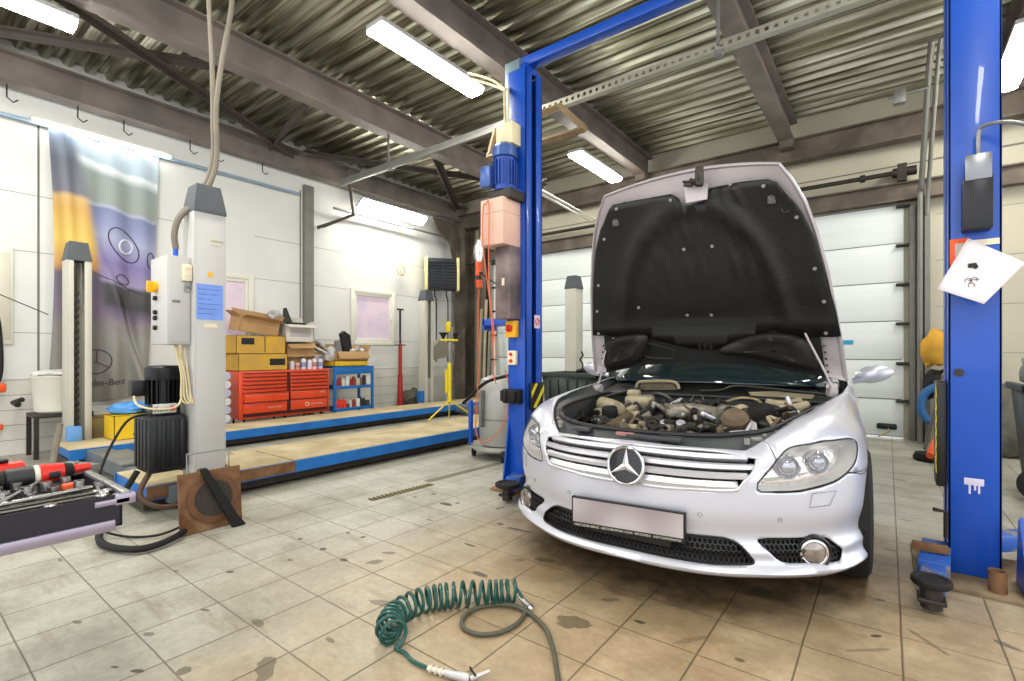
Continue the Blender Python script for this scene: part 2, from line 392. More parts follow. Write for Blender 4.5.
for x, y, w_ in ((.37, 8.33, .13), (-7.6, 8.2, .3), (-7.08, 8.3, .2), (-3.5, 8.3, .2)):
    mb = MB(); mb.box((x-w_/2, y-w_/2, 0), (x+w_/2, y-w_/2+.02, 3.95 if x < 0 else 3.2)); mb.box((x-w_/2, y+w_/2-.02, 0), (x+w_/2, y+w_/2, 3.95 if x < 0 else 3.2)); mb.box((x-.01, y-w_/2, 0), (x+.01, y+w_/2, 3.95 if x < 0 else 3.2))
    struct(mb.build('steel_column', M_grey if x > 0 else M_beamrust, recentre=False))
mb = MB(); mb.box((WX+.005, 4.5, 0), (WX+.07, 4.67, 4.0)); struct(mb.build('steel_column', M_grey, recentre=False))
# knee plate at the corner
mb = MB(); mb.prism([(-7.6, 7.9, 4.0), (-7.6, 7.2, 4.0), (-7.6, 7.35, 3.75), (-7.6, 7.7, 3.5), (-7.6, 7.9, 3.0)], (.04, 0, 0)); struct(mb.build('steel_column', M_beamrust, recentre=False))
# ceiling beams along Y
for x in (-7.72, -5.57, -3.36, -1.16, 1.06, 3.25):
    mb = MB(); ibeam_y(mb, x, -2.5, 8.35, 4.2 if x > -7 else 4.12, 4.56 if x > -7 else 4.46, .2 if x > -7 else .2); struct(mb.build('ceiling_beam', M_beam, recentre=False))
# short stub posts hanging between the beams and the rear header
for x in (-3.36, -1.16, -5.57):
    struct(MB().box((x-.09, 8.0, 4.1), (x+.09, 8.2, 4.24), .005).build('ceiling_beam', M_beamrust, recentre=False))
# wind bracing angles
M_brace = mat('brace_dark', '#4e4642', .7, var=.15)
def angle_bar(p0, p1, w_=.08):
    p0, p1 = V(p0), V(p1); d = (p1-p0); mid = (p0+p1)/2; rz = math.atan2(d.y, d.x)
    mb = MB(); mb.obox(mid, (d.length, w_, .012), rz=rz); mb.obox(mid+V((-math.sin(rz)*w_/2, math.cos(rz)*w_/2, -w_/2)), (d.length, .012, w_), rz=rz)
    return struct(mb.build('ceiling_beam', M_brace, recentre=False))
angle_bar((-5.55, .35, 4.40), (-7.7, 4.3, 4.40)); angle_bar((-7.7, .2, 4.5), (-5.6, 3.3, 4.5)); angle_bar((-5.6, 3.4, 4.42), (-7.7, 3.9, 4.42), .1); angle_bar((-5.6, 5.3, 4.4), (-7.7, 8.1, 4.4), .1); angle_bar((-7.7, 4.4, 4.5), (-5.6, 8.0, 4.5), .08)
# ---- corrugated deck (ribs along X)
mb = MB(); P_, D_ = .208, .06; rows = []
y = -2.5; prof = []
while y < 8.6:
    prof += [(y, CEIL), (y+.062, CEIL), (y+.092, CEIL+D_), (y+.178, CEIL+D_), (y+.208, CEIL)]; y += P_
xs = [-8.1, -4.5, -1, 4.5]
mb.grid([[(x, p[0], p[1]) for p in prof] for x in xs])
mb.box((-8.1, -2.5, CEIL+.12), (4.5, 8.7, CEIL+.14))
M_deck = mat('galvanised_deck', '#75715a', .3, .85, scale=3, col2='#b8b5a2', mix=(.40, .60), stretch=(.25, 9, 2), bump=.1, bscale=5)
ceil = struct(mb.build('ceiling', M_deck, recentre=False, angle=20))

# ------------------------------------------------------------------ fluorescent fittings
def tube_lamp(L_=1.38, W_=.23):
    """lamp hanging with its diffuser down, long axis Y, origin on top centre"""
    root = thing('fluorescent_lamp', (0, 0, 0), 'lamp', 'lamp')
    MB().box((-W_/2, -L_/2, -.05), (W_/2, L_/2, 0), .01).build('lamp_housing', M_lampbody, root)
    mb = MB()
    prof = [(-W_/2*.97, -.045), (-W_/2*.9, -.085), (-W_/2*.6, -.105), (W_/2*.6, -.105), (W_/2*.9, -.085), (W_/2*.97, -.045)]
    mb.grid([[(x, y_, z) for x, z in prof] for y_ in (-L_/2+.01, L_/2-.01)])
    for y_ in (-L_/2+.01, L_/2-.01): mb._f([mb.bm.verts.new((x, y_, z)) for x, z in prof])
    mb.build('diffuser', M_glass_lamp, root)
    for sy_ in (-1, 1): MB().cyl((0, sy_*L_*.35, 0), (0, sy_*L_*.35, .12), .006, n=6).build('hanger_rod', M_galv, root)
    return root
lamp0 = tube_lamp()
LP = [(-3.62, 3.42, 4.1, 0, 'long fluorescent lamp beside the beam left of the blue lift top'), (-3.6, 6.9, 4.1, 0, 'fluorescent lamp hanging behind the blue lift, above the open hood'), (1.02, 6.9, 4.12, 0, 'fluorescent lamp partly hidden behind the blue post at the picture edge'), (-5.75, .45, 4.12, 0, 'fluorescent lamp cut off by the picture corner above the banner')]
for i, (x, y, z, r, lb) in enumerate(LP):
    o = lamp0 if i == 0 else copy_tree(lamp0); o.location = (x, y, z); o.rotation_euler = (0, 0, r); o['label'] = lb; o['group'] = 'fluorescent ceiling lamps'
for x, y in FILL_LAMPS:
    o = copy_tree(lamp0); o.location = (x, y, 4.12); o['label'] = 'added fluorescent lamp outside the view, there for fill light'; o['group'] = 'fluorescent ceiling lamps'
o = copy_tree(lamp0); o.location = (-7.5, 6.1, 3.87); o.rotation_euler = (0, math.radians(-35), 0); o['label'] = 'short fluorescent lamp on the left wall above the right window'; o['group'] = 'fluorescent ceiling lamps'; o.scale = (1, 1.1, 1)
# slim wall batten over the banner
root = thing('wall_batten_lamp', (WX+.1, 1.85, 3.8), 'slim fluorescent batten running above the hanging banner', 'lamp')
MB().box((WX+.04, 1.15, 3.83), (WX+.12, 2.55, 3.875), .008).build('lamp_housing', M_pvc, root)
MB().cyl((WX+.13, 1.18, 3.815), (WX+.13, 2.52, 3.815), .018, n=12).build('diffuser', mat('batten_tube', '#ffffff', .4, emit=('#ffffff', 6)), root)
M_blue = mat('lift_blue', '#0d47a8', .38, var=.10, scale=2.5, coat=.2, bump=.05)
M_blued = mat('runway_blue', '#1a66ae', .5, var=.15, scale=8)
M_cream = mat('cream_paint', '#b9b5a8', .5, var=.07, scale=2, bump=.08)
M_whitep = mat('column_paint', '#b4b2af', .42, var=.05, scale=2, bump=.06)
M_runtop = mat('runway_dusty_top', '#a1916e', .85, var=.2, scale=3, col2='#c0b08d', mix=(.35, .65), bump=.3, bscale=40)
M_slot = mat('slot_dark', '#2a2a2a', .6)
M_yel = mat('switch_yellow', '#dfa40d', .45)
M_red = mat('switch_red', '#c2281b', .45)
M_ivory = mat('socket_ivory', '#d9cdb0', .4)
M_paperblue = mat('notice_blue', '#6f8fd6', .6, var=.1, scale=12)
M_motor = mat('motor_black', '#0c0c0e', .4, .2)
M_tank = mat('tank_plastic', '#121317', .42, var=.12, scale=30)
M_capg = mat('cap_grey', '#4a4d52', .55)
M_hoseg = mat('hose_greybeige', '#6e665a', .65, var=.1)
M_cable = mat('cable_beige', '#c4b48c', .5)
M_rust = mat('rust', '#5e3a22', .85, .2, var=.3, scale=8, col2='#8a6a4c', mix=(.35, .7), bump=.5, bscale=50)
M_haz = mat('hazard_yellow', '#e0cf12', .5)
# ================================================================= four post lift
fp = thing('four_post_lift', (-5.57, 4.0, 0), 'low blue and grey drive-on lift with four grey posts along the left wall', 'vehicle lift')
def fp_column(x, y, openx, h=2.16):
    """openx: +1/-1 side of the open slot"""
    mb = MB(); a = .1
    mb.box((x-a*1.15 if 0 else x-a, y-a, 0), (x+a, y+a, .012), .002)
    bx = x-openx*a
    mb.box((min(bx, bx+openx*.012), y-a, 0), (max(bx, bx+openx*.012), y+a, h), .003)
    for s in (-1, 1):
        mb.box((x-a, y+s*a-(.006), 0), (x+a, y+s*a+.006, h), .002)
        lx = x+openx*a
        mb.box((min(lx, lx-openx*.012), min(y+s*a, y+s*.045), 0), (max(lx, lx-openx*.012), max(y+s*a, y+s*.045), h), .002)
    c = mb.build('column', M_whitep if x > -5 and y < 3 else M_cream, fp)
    MB().prism([(x-a*1.08, y-a*1.08, h), (x+a*1.08, y-a*1.08, h), (x+a*1.08, y+a*1.08, h), (x-a*1.08, y+a*1.08, h)], (0, 0, .02)).grid([[(x+sx*k*a, y+sy*k*a, z) for sx, sy in ((-1, -1), (1, -1), (1, 1), (-1, 1))] for k, z in ((1.08, h+.02), (.8, h+.2), (.78, h+.205))], True).prism([(x-.078, y-.078, h+.2), (x+.078, y-.078, h+.2), (x+.078, y+.078, h+.2), (x-.078, y+.078, h+.2)], (0, 0, .006)).build('column_cap', M_capg, c)
    rk = MB(); rk.box((x+openx*.02-.006, y-.03, .05), (x+openx*.02+.006, y+.0, h-.05))
    z = .1
    while z < h-.35: rk.box((x+openx*.03-.01, y-.028, z), (x+openx*.03+.012, y+.01, z+.045), .004); z += .08
    rk.build('lock_ladder', M_darksteel, c)
    MB().cyl((x+openx*.03, y+.03, h-.5), (x+openx*.03, y+.03, h-.02), .008, n=8).build('lift_screw', M_galv, c)
    return c
cP1 = fp_column(-4.0, 1.515, -1); cP2 = fp_column(-7.12, 1.42, 1); cP3 = fp_column(-7.15, 6.62, 1); cP4 = fp_column(-3.92, 6.75, -1, 2.15)
MB().obox((-3.899, 1.55, 1.96), (.002, .075, .055)).build('maker_plate', M_pvc, cP1)
t_ = MB(); text_mesh(t_, 'LAUNCH', (-3.897, 1.522, 1.955), (0, 1, 0), (0, 0, 1), .014, .0006).build('plate_lettering', mat('ink', '#33302e', .6), cP1)
MB().box((-3.9, 1.425, 1.39), (-3.897, 1.60, 1.645)).build('blue_notice', M_paperblue, cP1)
tb = MB()
for k in range(6): tb.box((-3.8975, 1.435, 1.43+k*.035), (-3.8965, 1.435+.15*(.6+.4*((k*7) % 3)/2), 1.434+k*.035))
tb.build('notice_text', mat('notice_ink', '#3a56a8', .6), cP1)
MB().box((-3.9, 1.50, 1.70), (-3.897, 1.53, 1.735)).build('yellow_sticker', M_yel, cP1)
MB().box((-3.9, 1.475, 1.335), (-3.898, 1.56, 1.362), 0).build('small_label', M_ivory, cP1)
def runway(x0, x1, y0, y1, z=.2):
    mb = MB(); mb.box((x0+.015, y0+.01, z-.085), (x1-.015, y1-.01, z-.012))
    mb.box((x0, y0, z-.1), (x0+.02, y1, z)).box((x1-.02, y0, z-.1), (x1, y1, z))
    r = mb.build('runway', M_blued, fp)
    for a, b_ in ((y0+.01, 2.28), (2.3, y1-1.32), (y1-1.3, y1-.01)):
        MB().box((x0+.022, a, z-.01), (x1-.022, b_, z+.006), .003).build('tread_plate', M_runtop, r)
    MB().box((x0+.06, y0, .03), (x1-.06, y1, z-.09)).build('underframe', M_darksteel, r)
    return r
r1 = runway(-4.88, -4.15, 1.2, 7.2); r2 = runway(-7.0, -6.32, 1.2, 7.9)
MB().box((-5.22, 2.2, .13), (-4.89, 7.0, .165), .004).build('walkway', M_runtop, fp)
MB().box((-4.149, 5.15, .11), (-4.143, 7.2, .2)).build('rust_strip', M_rust, r1)
MB().box((-4.149, 1.2, .11), (-4.143, 2.3, .2)).build('rust_strip', M_rust, r1)
for y in (1.42, 6.7):
    MB().box((-7.0, y-.09, .06), (-4.12, y+.09, .19), .008).build('crossbeam', mat('beam_greyblue', '#6b7378', .5, .3), fp)
MB().box((-5.9, 1.3, .195), (-5.1, 1.56, .215), .003).build('hose_guard', M_grey, fp)
# control box
cb = MB().box((-4.27, 1.262, 1.21), (-3.95, 1.41, 1.83), .006).build('control_box', M_whitep, fp)
MB().box((-3.952, 1.275, 1.225), (-3.942, 1.40, 1.815), .003).build('cabinet_door', M_whitep, cb)
MB().box((-3.944, 1.345, 1.655), (-3.91, 1.405, 1.775), .008).build('socket', M_ivory, cb)
so = MB()
for z in (1.69, 1.74): so.cyl((-3.91, 1.375, z), (-3.906, 1.375, z), .022, n=16)
so.build('socket_face', M_ivory, cb)
so = MB()
for z in (1.69, 1.74):
    for dy in (-.008, .008): so.cyl((-3.907, 1.375+dy, z), (-3.903, 1.375+dy, z), .003, n=8)
so.build('socket_holes', M_black, cb)
MB().cyl((-4.15, 1.262, 1.62), (-4.15, 1.235, 1.62), .04).box((-4.157, 1.2, 1.58), (-4.143, 1.24, 1.66), .004).build('main_switch', M_yel, cb)
for z in (1.54, 1.44, 1.40, 1.33): MB().cyl((-4.15, 1.262, z), (-4.15, 1.24, z), .017, n=12, bev=.004).build('push_button', M_black, cb)
MB().cyl((-3.943, 1.38, 1.62), (-3.935, 1.38, 1.62), .02).torus((-3.93, 1.38, 1.60), (1, 0, 0), .02, .003, 16, 6).build('lock', M_galv, cb)
MB().box((-3.944, 1.29, 1.50), (-3.94, 1.34, 1.52)).build('tape', M_grey, cb)
MB().cyl((-4.03, 1.34, 1.83), (-4.03, 1.34, 1.90), .016, bev=.003).build('cable_gland', mat('gland_blue', '#1b4fc0', .4), cb)
# power unit
pu = MB().box((-4.26, 1.05, .32), (-3.98, 1.29, .72), .03).build('oil_tank', M_tank, fp)
rb = MB()
for k in range(4): rb.box((-3.985, 1.075+k*.055, .35), (-3.972, 1.105+k*.055, .69), .006)
for k in range(4): rb.box((-4.24+k*.065, 1.042, .35), (-4.205+k*.065, 1.055, .69), .006)
rb.build('tank_ribs', M_tank, pu)
mm = MB().cyl((-4.12, 1.18, .72), (-4.12, 1.18, .78), .075).cyl((-4.12, 1.18, .78), (-4.12, 1.18, .97), .08).box((-4.18, 1.1, .70), (-4.03, 1.26, .76), .01)
for k in range(20):
    a = 2*PI*k/20; mm.obox((-4.12+math.cos(a)*.09, 1.18+math.sin(a)*.09, .875), (.03, .007, .17), rz=a)
mo = mm.build('motor', M_motor, fp)
MB().lathe([(.0, .0), (.103, 0), (.108, .02), (.108, .085), (.095, .1), (0, .105)], (-4.12, 1.18, .96)).build('fan_cover', mat('fan_cover', '#18181c', .4, .3), mo)
MB().box((-4.22, 1.0, .85), (-4.12, 1.09, .96), .01).build('terminal_box', M_motor, mo)
MB().box((-3.975, 1.075, .735), (-3.968, 1.215, .80), .003).build('brand_plate', mat('plate_silver', '#b8b8b4', .4), mo)
text_mesh(MB(), 'Kon', (-3.9675, 1.085, .748), (0, 1, 0), (0, 0, 1), .038, .0008, .075).build('brand_lettering', mat('ink', '#33302e', .6), mo)
MB().cyl((-3.968, 1.19, .767), (-3.962, 1.19, .767), .018).build('red_cap', M_red, mo)
pu.location.y += .11; mo.location.y += .11
MB().box((-4.13, 1.38, .3), (-4.06, 1.43, .9), .005).build('bracket', M_grey, fp)
# hoses and cables of the power unit
def hose(name, pts, r, m, parent, smooth=8, n=8): return MB().tube(pts, r, n, smooth=smooth).build(name, m, parent)
hose('hydraulic_hose', [(-4.05, 1.2, .34), (-4.0, 1.12, .2), (-3.93, 1.2, .11), (-3.95, 1.38, .09), (-4.1, 1.5, .12)], .018, mat('hose_brown', '#4a3524', .6), fp)
hose('hydraulic_hose', [(-4.15, 1.15, .33), (-4.1, 1.0, .1), (-3.75, .85, .03), (-3.42, .93, .03), (-3.42, 1.1, .03), (-3.6, 1.28, .04), (-3.9, 1.4, .1)], .02, M_rubber, fp)
hose('power_cable', [(-4.12, 1.2, .72), (-4.07, 1.06, .68), (-3.95, .9, .4), (-3.9, .88, .1), (-3.8, .95, .02), (-3.6, 1.1, .02), (-3.62, 1.3, .05)], .008, M_rubber, fp, n=6)
for k in range(3):
    hose('wire_loop', [(-4.0, 1.32+.01*k, 1.22), (-3.93, 1.34+.012*k, 1.0), (-3.9, 1.33+.02*k, .84), (-3.9, 1.37+.015*k, .80), (-3.92, 1.39, .9), (-4.0, 1.38, 1.22)], .006, M_cable, fp, n=6)
hose('wire_loop', [(-4.16, 1.13, .88), (-4.05, 1.12, .80), (-3.93, 1.20, .77), (-3.9, 1.32, .8), (-3.98, 1.36, 1.0), (-4.0, 1.37, 1.22)], .007, M_cable, fp, n=6)
# supply hoses from the ceiling
for k, off in enumerate((0, .05)):
    p = [onX(x, y, -4.05+off) for x, y in (((208, -60), (209, 0), (212, 60), (213, 120), (212, 165), (196, 200), (180, 215)), ((228, -60), (232, 0), (222, 60), (216, 110), (216, 165), (200, 200), (181, 216)))[k]]+[V((-4.03+off*.3, 1.33, 2.0)), V((-4.03+off*.2, 1.34, 1.89))]
    o = MB().tube(p, .019, 8, smooth=8).build('supply_hose', M_hoseg)
    tag(o, ['thicker grey supply hose hanging from the ceiling down to the control box, front strand', 'grey supply hose hanging from the ceiling behind its twin strand'][k], 'hose', 'ceiling supply hoses')

# ================================================================= blue two post lift
LX0, LX1, LY0, LY1 = -2.555, -2.37, 3.30, 3.54
tp = thing('two_post_lift', (-1.06, 3.45, 0), 'tall blue two-post lift with overhead beam straddling the silver car', 'vehicle lift')
def channel(x0, x1, y0, y1, z0, z1, openx):
    mb = MB(); t = .012
    bx = x0 if openx > 0 else x1-t; mb.box((bx, y0, z0), (bx+t, y1, z1), .003)
    mb.box((x0, y0, z0), (x1, y0+t, z1), .003).box((x0, y1-t, z0), (x1, y1, z1), .003)
    lx = x1-t if openx > 0 else x0
    mb.box((lx, y0, z0), (lx+t, y0+.085, z1), .003).box((lx, y1-.085, z0), (lx+t, y1, z1), .003)
    return mb
cl = channel(LX0, LX1, LY0, LY1, .02, 3.52, 1).build('column', M_blue, tp)
MB().prism([(LX0, LY0-.09, .02), (LX0, LY0, .02), (LX0, LY0, .6)], (.015, 0, 0)).build('gusset', M_blue, cl)
MB().box((LX0-.1, LY0-.12, 0), (LX1+.12, LY1+.12, .02), .004).build('base_plate', M_rust, cl)
MB().cyl((LX1-.09, (LY0+LY1)/2, .05), (LX1-.09, (LY0+LY1)/2, 3.5), .022, n=12).build('lift_screw', M_darksteel, cl)
MB().box((LX0-.05, LY0+.02, 3.0), (LX0+.1, LY1-.08, 3.62), .004).build('extension', mat('zinc_blue', '#8fa3ac', .4, .6), cl)
RX0, RX1, RY0, RY1 = .25, .45, 3.40, 3.68
cr = channel(RX0, RX1, RY0, RY1, .02, 3.6, -1).build('column', M_blue, tp)
MB().box((RX0-.14, RY0-.22, 0), (RX1+.6, RY1+.12, .02), .004).build('base_plate', mat('rusty_plate', '#6e5b45', .8, .2, col2='#8e7b60', scale=6), cr)
for x, y in ((.2, 3.25), (.2, 3.7), (.62, 3.28), (.75, 3.5)): MB().cyl((x, y, .02), (x, y, .045), .018, n=6).build('anchor_bolt', M_rust, cr)
MB().box((-2.60, 3.38, 3.58), (.5, 3.48, 3.66), .008).build('overhead_beam', M_blue, tp)
MB().box((-2.57, 3.34, 3.52), (-2.40, 3.52, 3.58), .006).build('beam_saddle', M_blue, tp)
# rusty end plate seen under the beam near the middle ceiling beam
# --- fittings on the left column
mo = MB(); c0 = V((-2.49, 3.17, 2.47))
mo.cyl(c0, c0+V((0, 0, .27)), .085, n=20).box(c0+V((-.12, -.02, -.03)), c0+V((.1, .13, .02)), .005)
for k in range(18):
    a = 2*PI*k/18; mo.obox(c0+V((math.cos(a)*.09, math.sin(a)*.09, .14)), (.02, .006, .2), rz=a)
mt = mo.build('drive_motor', mat('motor_blue', '#1b3f8f', .4, .2), tp)
MB().lathe([(0, .39), (.06, .385), (.1, .35), (.105, .27), (.1, .265), (0, .265)], c0).build('fan_cover', mat('fan_blue', '#3c5690', .35, .3), mt)
MB().box(c0+V((-.17, -.12, .03)), c0+V((-.06, -.02, .2)), .012).build('terminal_box', mat('fan_blue', '#3c5690', .35, .3), mt)
MB().box((-2.6, 3.1, 2.39), (-2.38, 3.3, 2.47), .005).build('motor_bracket', M_darksteel, tp)
bb = MB().box((-2.66, 3.06, 2.02), (-2.42, 3.3, 2.40), .012).build('belt_cover', mat('cover_warmwhite', '#d3ab98', .5, var=.08, scale=3), tp)
MB().box((-2.662, 3.057, 2.28), (-2.418, 3.0605, 2.283)).box((-2.42, 3.06, 2.28), (-2.418, 3.3, 2.283)).build('cover_seam', mat('seam_tan', '#a88d7c', .6), bb)
db = MB().box((-2.575, 3.15, 1.43), (-2.42, 3.3, 2.02), .006).build('drive_housing', mat('housing_dark', '#4a3f3e', .5, var=.35, scale=4, col2='#8c7876', mix=(.35, .7)), tp)
MB().cyl((-2.56, 3.14, 1.72), (-2.66, 3.08, 1.80), .006, n=6).blob((-2.67, 3.08, 1.81), .016).build('release_lever', M_black, db)
MB().box((-2.5, 3.144, 1.70), (-2.475, 3.15, 1.76)).build('label', M_ivory, db)
jb = MB().box((-2.59, 3.18, 2.86), (-2.42, 3.3, 3.04), .006).build('junction_box', mat('junction_ivory', '#d7c9a4', .5), tp)
sw = MB().box((-2.545, 3.25, 1.28), (-2.44, 3.3, 1.42), .008).build('switch_box', M_yel, tp)
MB().cyl((-2.5, 3.25, 1.355), (-2.5, 3.225, 1.355), .03, bev=.004).box((-2.506, 3.2, 1.33), (-2.494, 3.23, 1.38), .003).build('rotary_knob', M_red, sw)
s2 = MB().box((-2.535, 3.262, 1.05), (-2.45, 3.3, 1.17), .008).build('push_button_station', M_ivory, tp)
for z in (1.14, 1.085): MB().cyl((-2.495, 3.262, z), (-2.495, 3.25, z), .015, n=12).build('push_button', M_red, s2)
MB().box((-2.57, 3.24, .73), (-2.40, 3.3, .85), .006).box((-2.565, 3.2, .75), (-2.50, 3.25, .84), .006).box((-2.49, 3.2, .75), (-2.42, 3.25, .84), .006).build('arm_bracket', M_rubber, tp)
MB().box((-2.86, 3.32, 1.39), (-2.58, 3.5, 1.45), .004).box((-2.86, 3.32, 1.35), (-2.84, 3.5, 1.45)).build('cable_bracket', M_blue, tp)
MB().box((-2.369, 3.42, 1.36), (-2.366, 3.5, 1.47)).build('warning_sign', mat('sign_pale', '#c9b9c4', .5), tp)
MB().torus((-2.364, 3.46, 1.415), (1, 0, 0), .028, .004, 20, 6).cyl((-2.364, 3.44, 1.395), (-2.364, 3.48, 1.435), .004, n=6).build('sign_ring', M_red, tp)
hz = MB().box((-2.366, 3.34, .68), (-2.34, 3.52, .90), .003).build('rubber_guard', M_black, tp)
hs = MB()
hs.prism([(-2.339, 3.36, .70), (-2.339, 3.40, .69), (-2.339, 3.52, .83), (-2.339, 3.52, .88)], (.002, 0, 0)); hs.prism([(-2.339, 3.34, .78), (-2.339, 3.34, .83), (-2.339, 3.39, .895), (-2.339, 3.43, .895)], (.002, 0, 0))
hs.build('hazard_stripe', M_haz, hz)
# --- fittings on the right column
bx = MB(); bx.prism([(.30, 3.33, 1.75), (.405, 3.33, 1.75), (.41, 3.33, 2.03), (.385, 3.33, 2.15), (.315, 3.33, 2.15), (.295, 3.33, 2.03)], (0, .07, 0))
MB().box((.298, 3.3, 1.76), (.408, 3.4, 2.02), .006).box((.315, 3.32, 2.02), (.395, 3.4, 2.13), .01).build('limit_switch_cover', mat('cover_blackmetal', '#26262a', .35, .5, var=.2), tp); bx.bm.free()
MB().box((.305, 3.296, 2.0), (.402, 3.30, 2.125), .004).build('cover_hood', mat('cover_greymetal', '#7c7e82', .3, .8), tp)
MB().tube([(.36, 3.36, 2.12), (.36, 3.36, 2.24), (.38, 3.34, 2.27), (.46, 3.3, 2.25), (.56, 3.26, 2.18)], .009, 8, smooth=6).build('conduit_pipe', M_galv, tp)
MB().box((.255, 3.392, 1.60), (.33, 3.399, 1.735), .003).build('orange_holder', mat('holder_orange', '#e0521a', .5), tp)
MB().box((.275, 3.388, 1.64), (.325, 3.393, 1.71)).build('holder_card', mat('card_grey', '#b7aca2', .6), tp)
MB().box((.34, 3.392, 1.69), (.44, 3.399, 1.72)).build('tape_strip', M_ivory, tp)
MB().box((.205, 3.42, .45), (.245, 3.60, 1.0), .005).build('rubber_guard', M_black, tp)
gs = MB()
for k in range(7): gs.prism([(.203, 3.42, .52+k*.065), (.203, 3.42, .555+k*.065), (.203, 3.47, .6+k*.065), (.203, 3.47, .565+k*.065)], (.002, 0, 0))
gs.build('hazard_stripe', M_haz, tp)
paint = MB(); pp = onY(974, 482, 3.398)
paint.obox((pp.x, 3.3985, pp.z), (.075, .003, .035), bev=.001)
for k, (dx, l) in enumerate(((-.02, .05), (0, .03), (.015, .045))): paint.box((pp.x+dx, 3.397, pp.z-l-.012), (pp.x+dx+.008, 3.4, pp.z))
paint.build('paint_drip', mat('drip_white', '#c8c2d8', .5), tp)
for p in ((948, 445),): MB().cyl((.29, 3.39, 1.05), (.29, 3.4, 1.05), .02).build('bolt', M_darksteel, tp)
for a in ((.415, 3.27), (.455, 3.42+.35)):
    MB().lathe([(.028, 0), (.034, .0), (.034, .1), (.028, .1), (.028, .01)], (a[0], a[1]-.02, .02), n=18, close=True).build('pad_extension', M_rust, tp)
MB().prism([(.505, 3.18, .02), (.505, 3.45, .02), (.505, 3.4, .33), (.505, 3.36, .36)], (.012, 0, 0)).build('gusset', M_blue, tp)
# arms
def arm(pts, k=1.0, name='lift_arm'):
    a, b_ = V(pts[0]), V(pts[1]); d = (b_-a); rz = math.atan2(d.y, d.x); L_ = d.length
    root = MB(); mid = (a+b_)/2; u = d.normalized()
    root.obox(a+u*L_*.3, (L_*.6, .12, .075), rz=rz, bev=.006); root.obox(a+u*L_*.72, (L_*.5, .09, .055), rz=rz, bev=.005)
    o = root.build(name, mat('arm_blue', '#2456a8', .5, .1, var=.2, scale=12, col2='#7d7468', mix=(.55, .62)), tp)
    e = b_
    MB().cyl(e+V((0, 0, -.08)), e+V((0, 0, .02)), .04).box(e+V((-.05, -.05, -.05)), e+V((.05, .05, -.03)), .005).build('pad_socket', M_darksteel, o)
    MB().lathe([(r_*k, z_) for r_, z_ in [(0, .02), (.085, .02), (.095, .028), (.095, .045), (.088, .052), (.07, .052), (.062, .046), (0, .046)]], e).build('arm_pad', M_rubber, o)
    return o
arm((( .21, 3.5, .11), (.155, 2.87, .10)), .78); 
arm(((-2.46, 3.34, .12), (-2.33, 3.0, .10)))
arm(((.4, 3.62, .14), (1.2, 4.4, .14)))
arm(((-2.4, 3.5, .12), (-1.85, 4.5, .10)))
MB().box((.10, 3.24, .15), (.24, 3.27, .19), .004).build('arm_lock', M_rust, tp)
MB().tube([(.24, 3.38, .2), (.24, 3.38, .33), (.19, 3.36, .34)], .011).build('lock_lever', M_darksteel, tp)
# paper sheet taped to the right column (its own thing)
q = [onY(953, 248, 3.30), onY(970, 239, 3.37), onY(1024, 263, 3.30), onY(985, 303, 3.28), onY(938, 289, 3.28)]
mb = MB(); TLc, TRc, BRc, BLc = onY(968, 238, 3.37), onY(1026, 263, 3.33), onY(984, 304, 3.25), onY(937, 289, 3.27)
rows = []
for i in range(9):
    s_ = i/8; rows.append([TLc.lerp(TRc, j/8).lerp(BLc.lerp(BRc, j/8), s_)+V((0, .02*math.sin(s_*3.1)*math.sin(j/8*3)-.004*math.sin(j*1.3), 0)) for j in range(9)])
mb.grid(rows); o = mb.build('paper_sheet', mat('paper_pink', '#d9cfd3', .7, var=.03), solid=.001); tag(o, 'pale sheet of paper with small sketches taped to the right blue post', 'paper')
ink = MB(); c = TLc.lerp(BRc, .42); 
def onsheet(u, v): return TLc.lerp(TRc, u).lerp(BLc.lerp(BRc, u), v)+V((0, -.006+.02*math.sin(v*3.1)*math.sin(u*3)-.004*math.sin(u*8*1.3), 0))
ink.grid([[onsheet(.25, .40), onsheet(.36, .33), onsheet(.44, .38)], [onsheet(.29, .47), onsheet(.37, .43), onsheet(.42, .44)]])
for u, v in ((.44, .68), (.55, .74), (.52, .62)): ink.torus(onsheet(u, v), (0, 1, 0), .012, .0015, 16, 5)
ink.tube([onsheet(.44, .68), onsheet(.52, .62), onsheet(.6, .58)], .0012, 5)
ink.build('sketch', M_black, o)
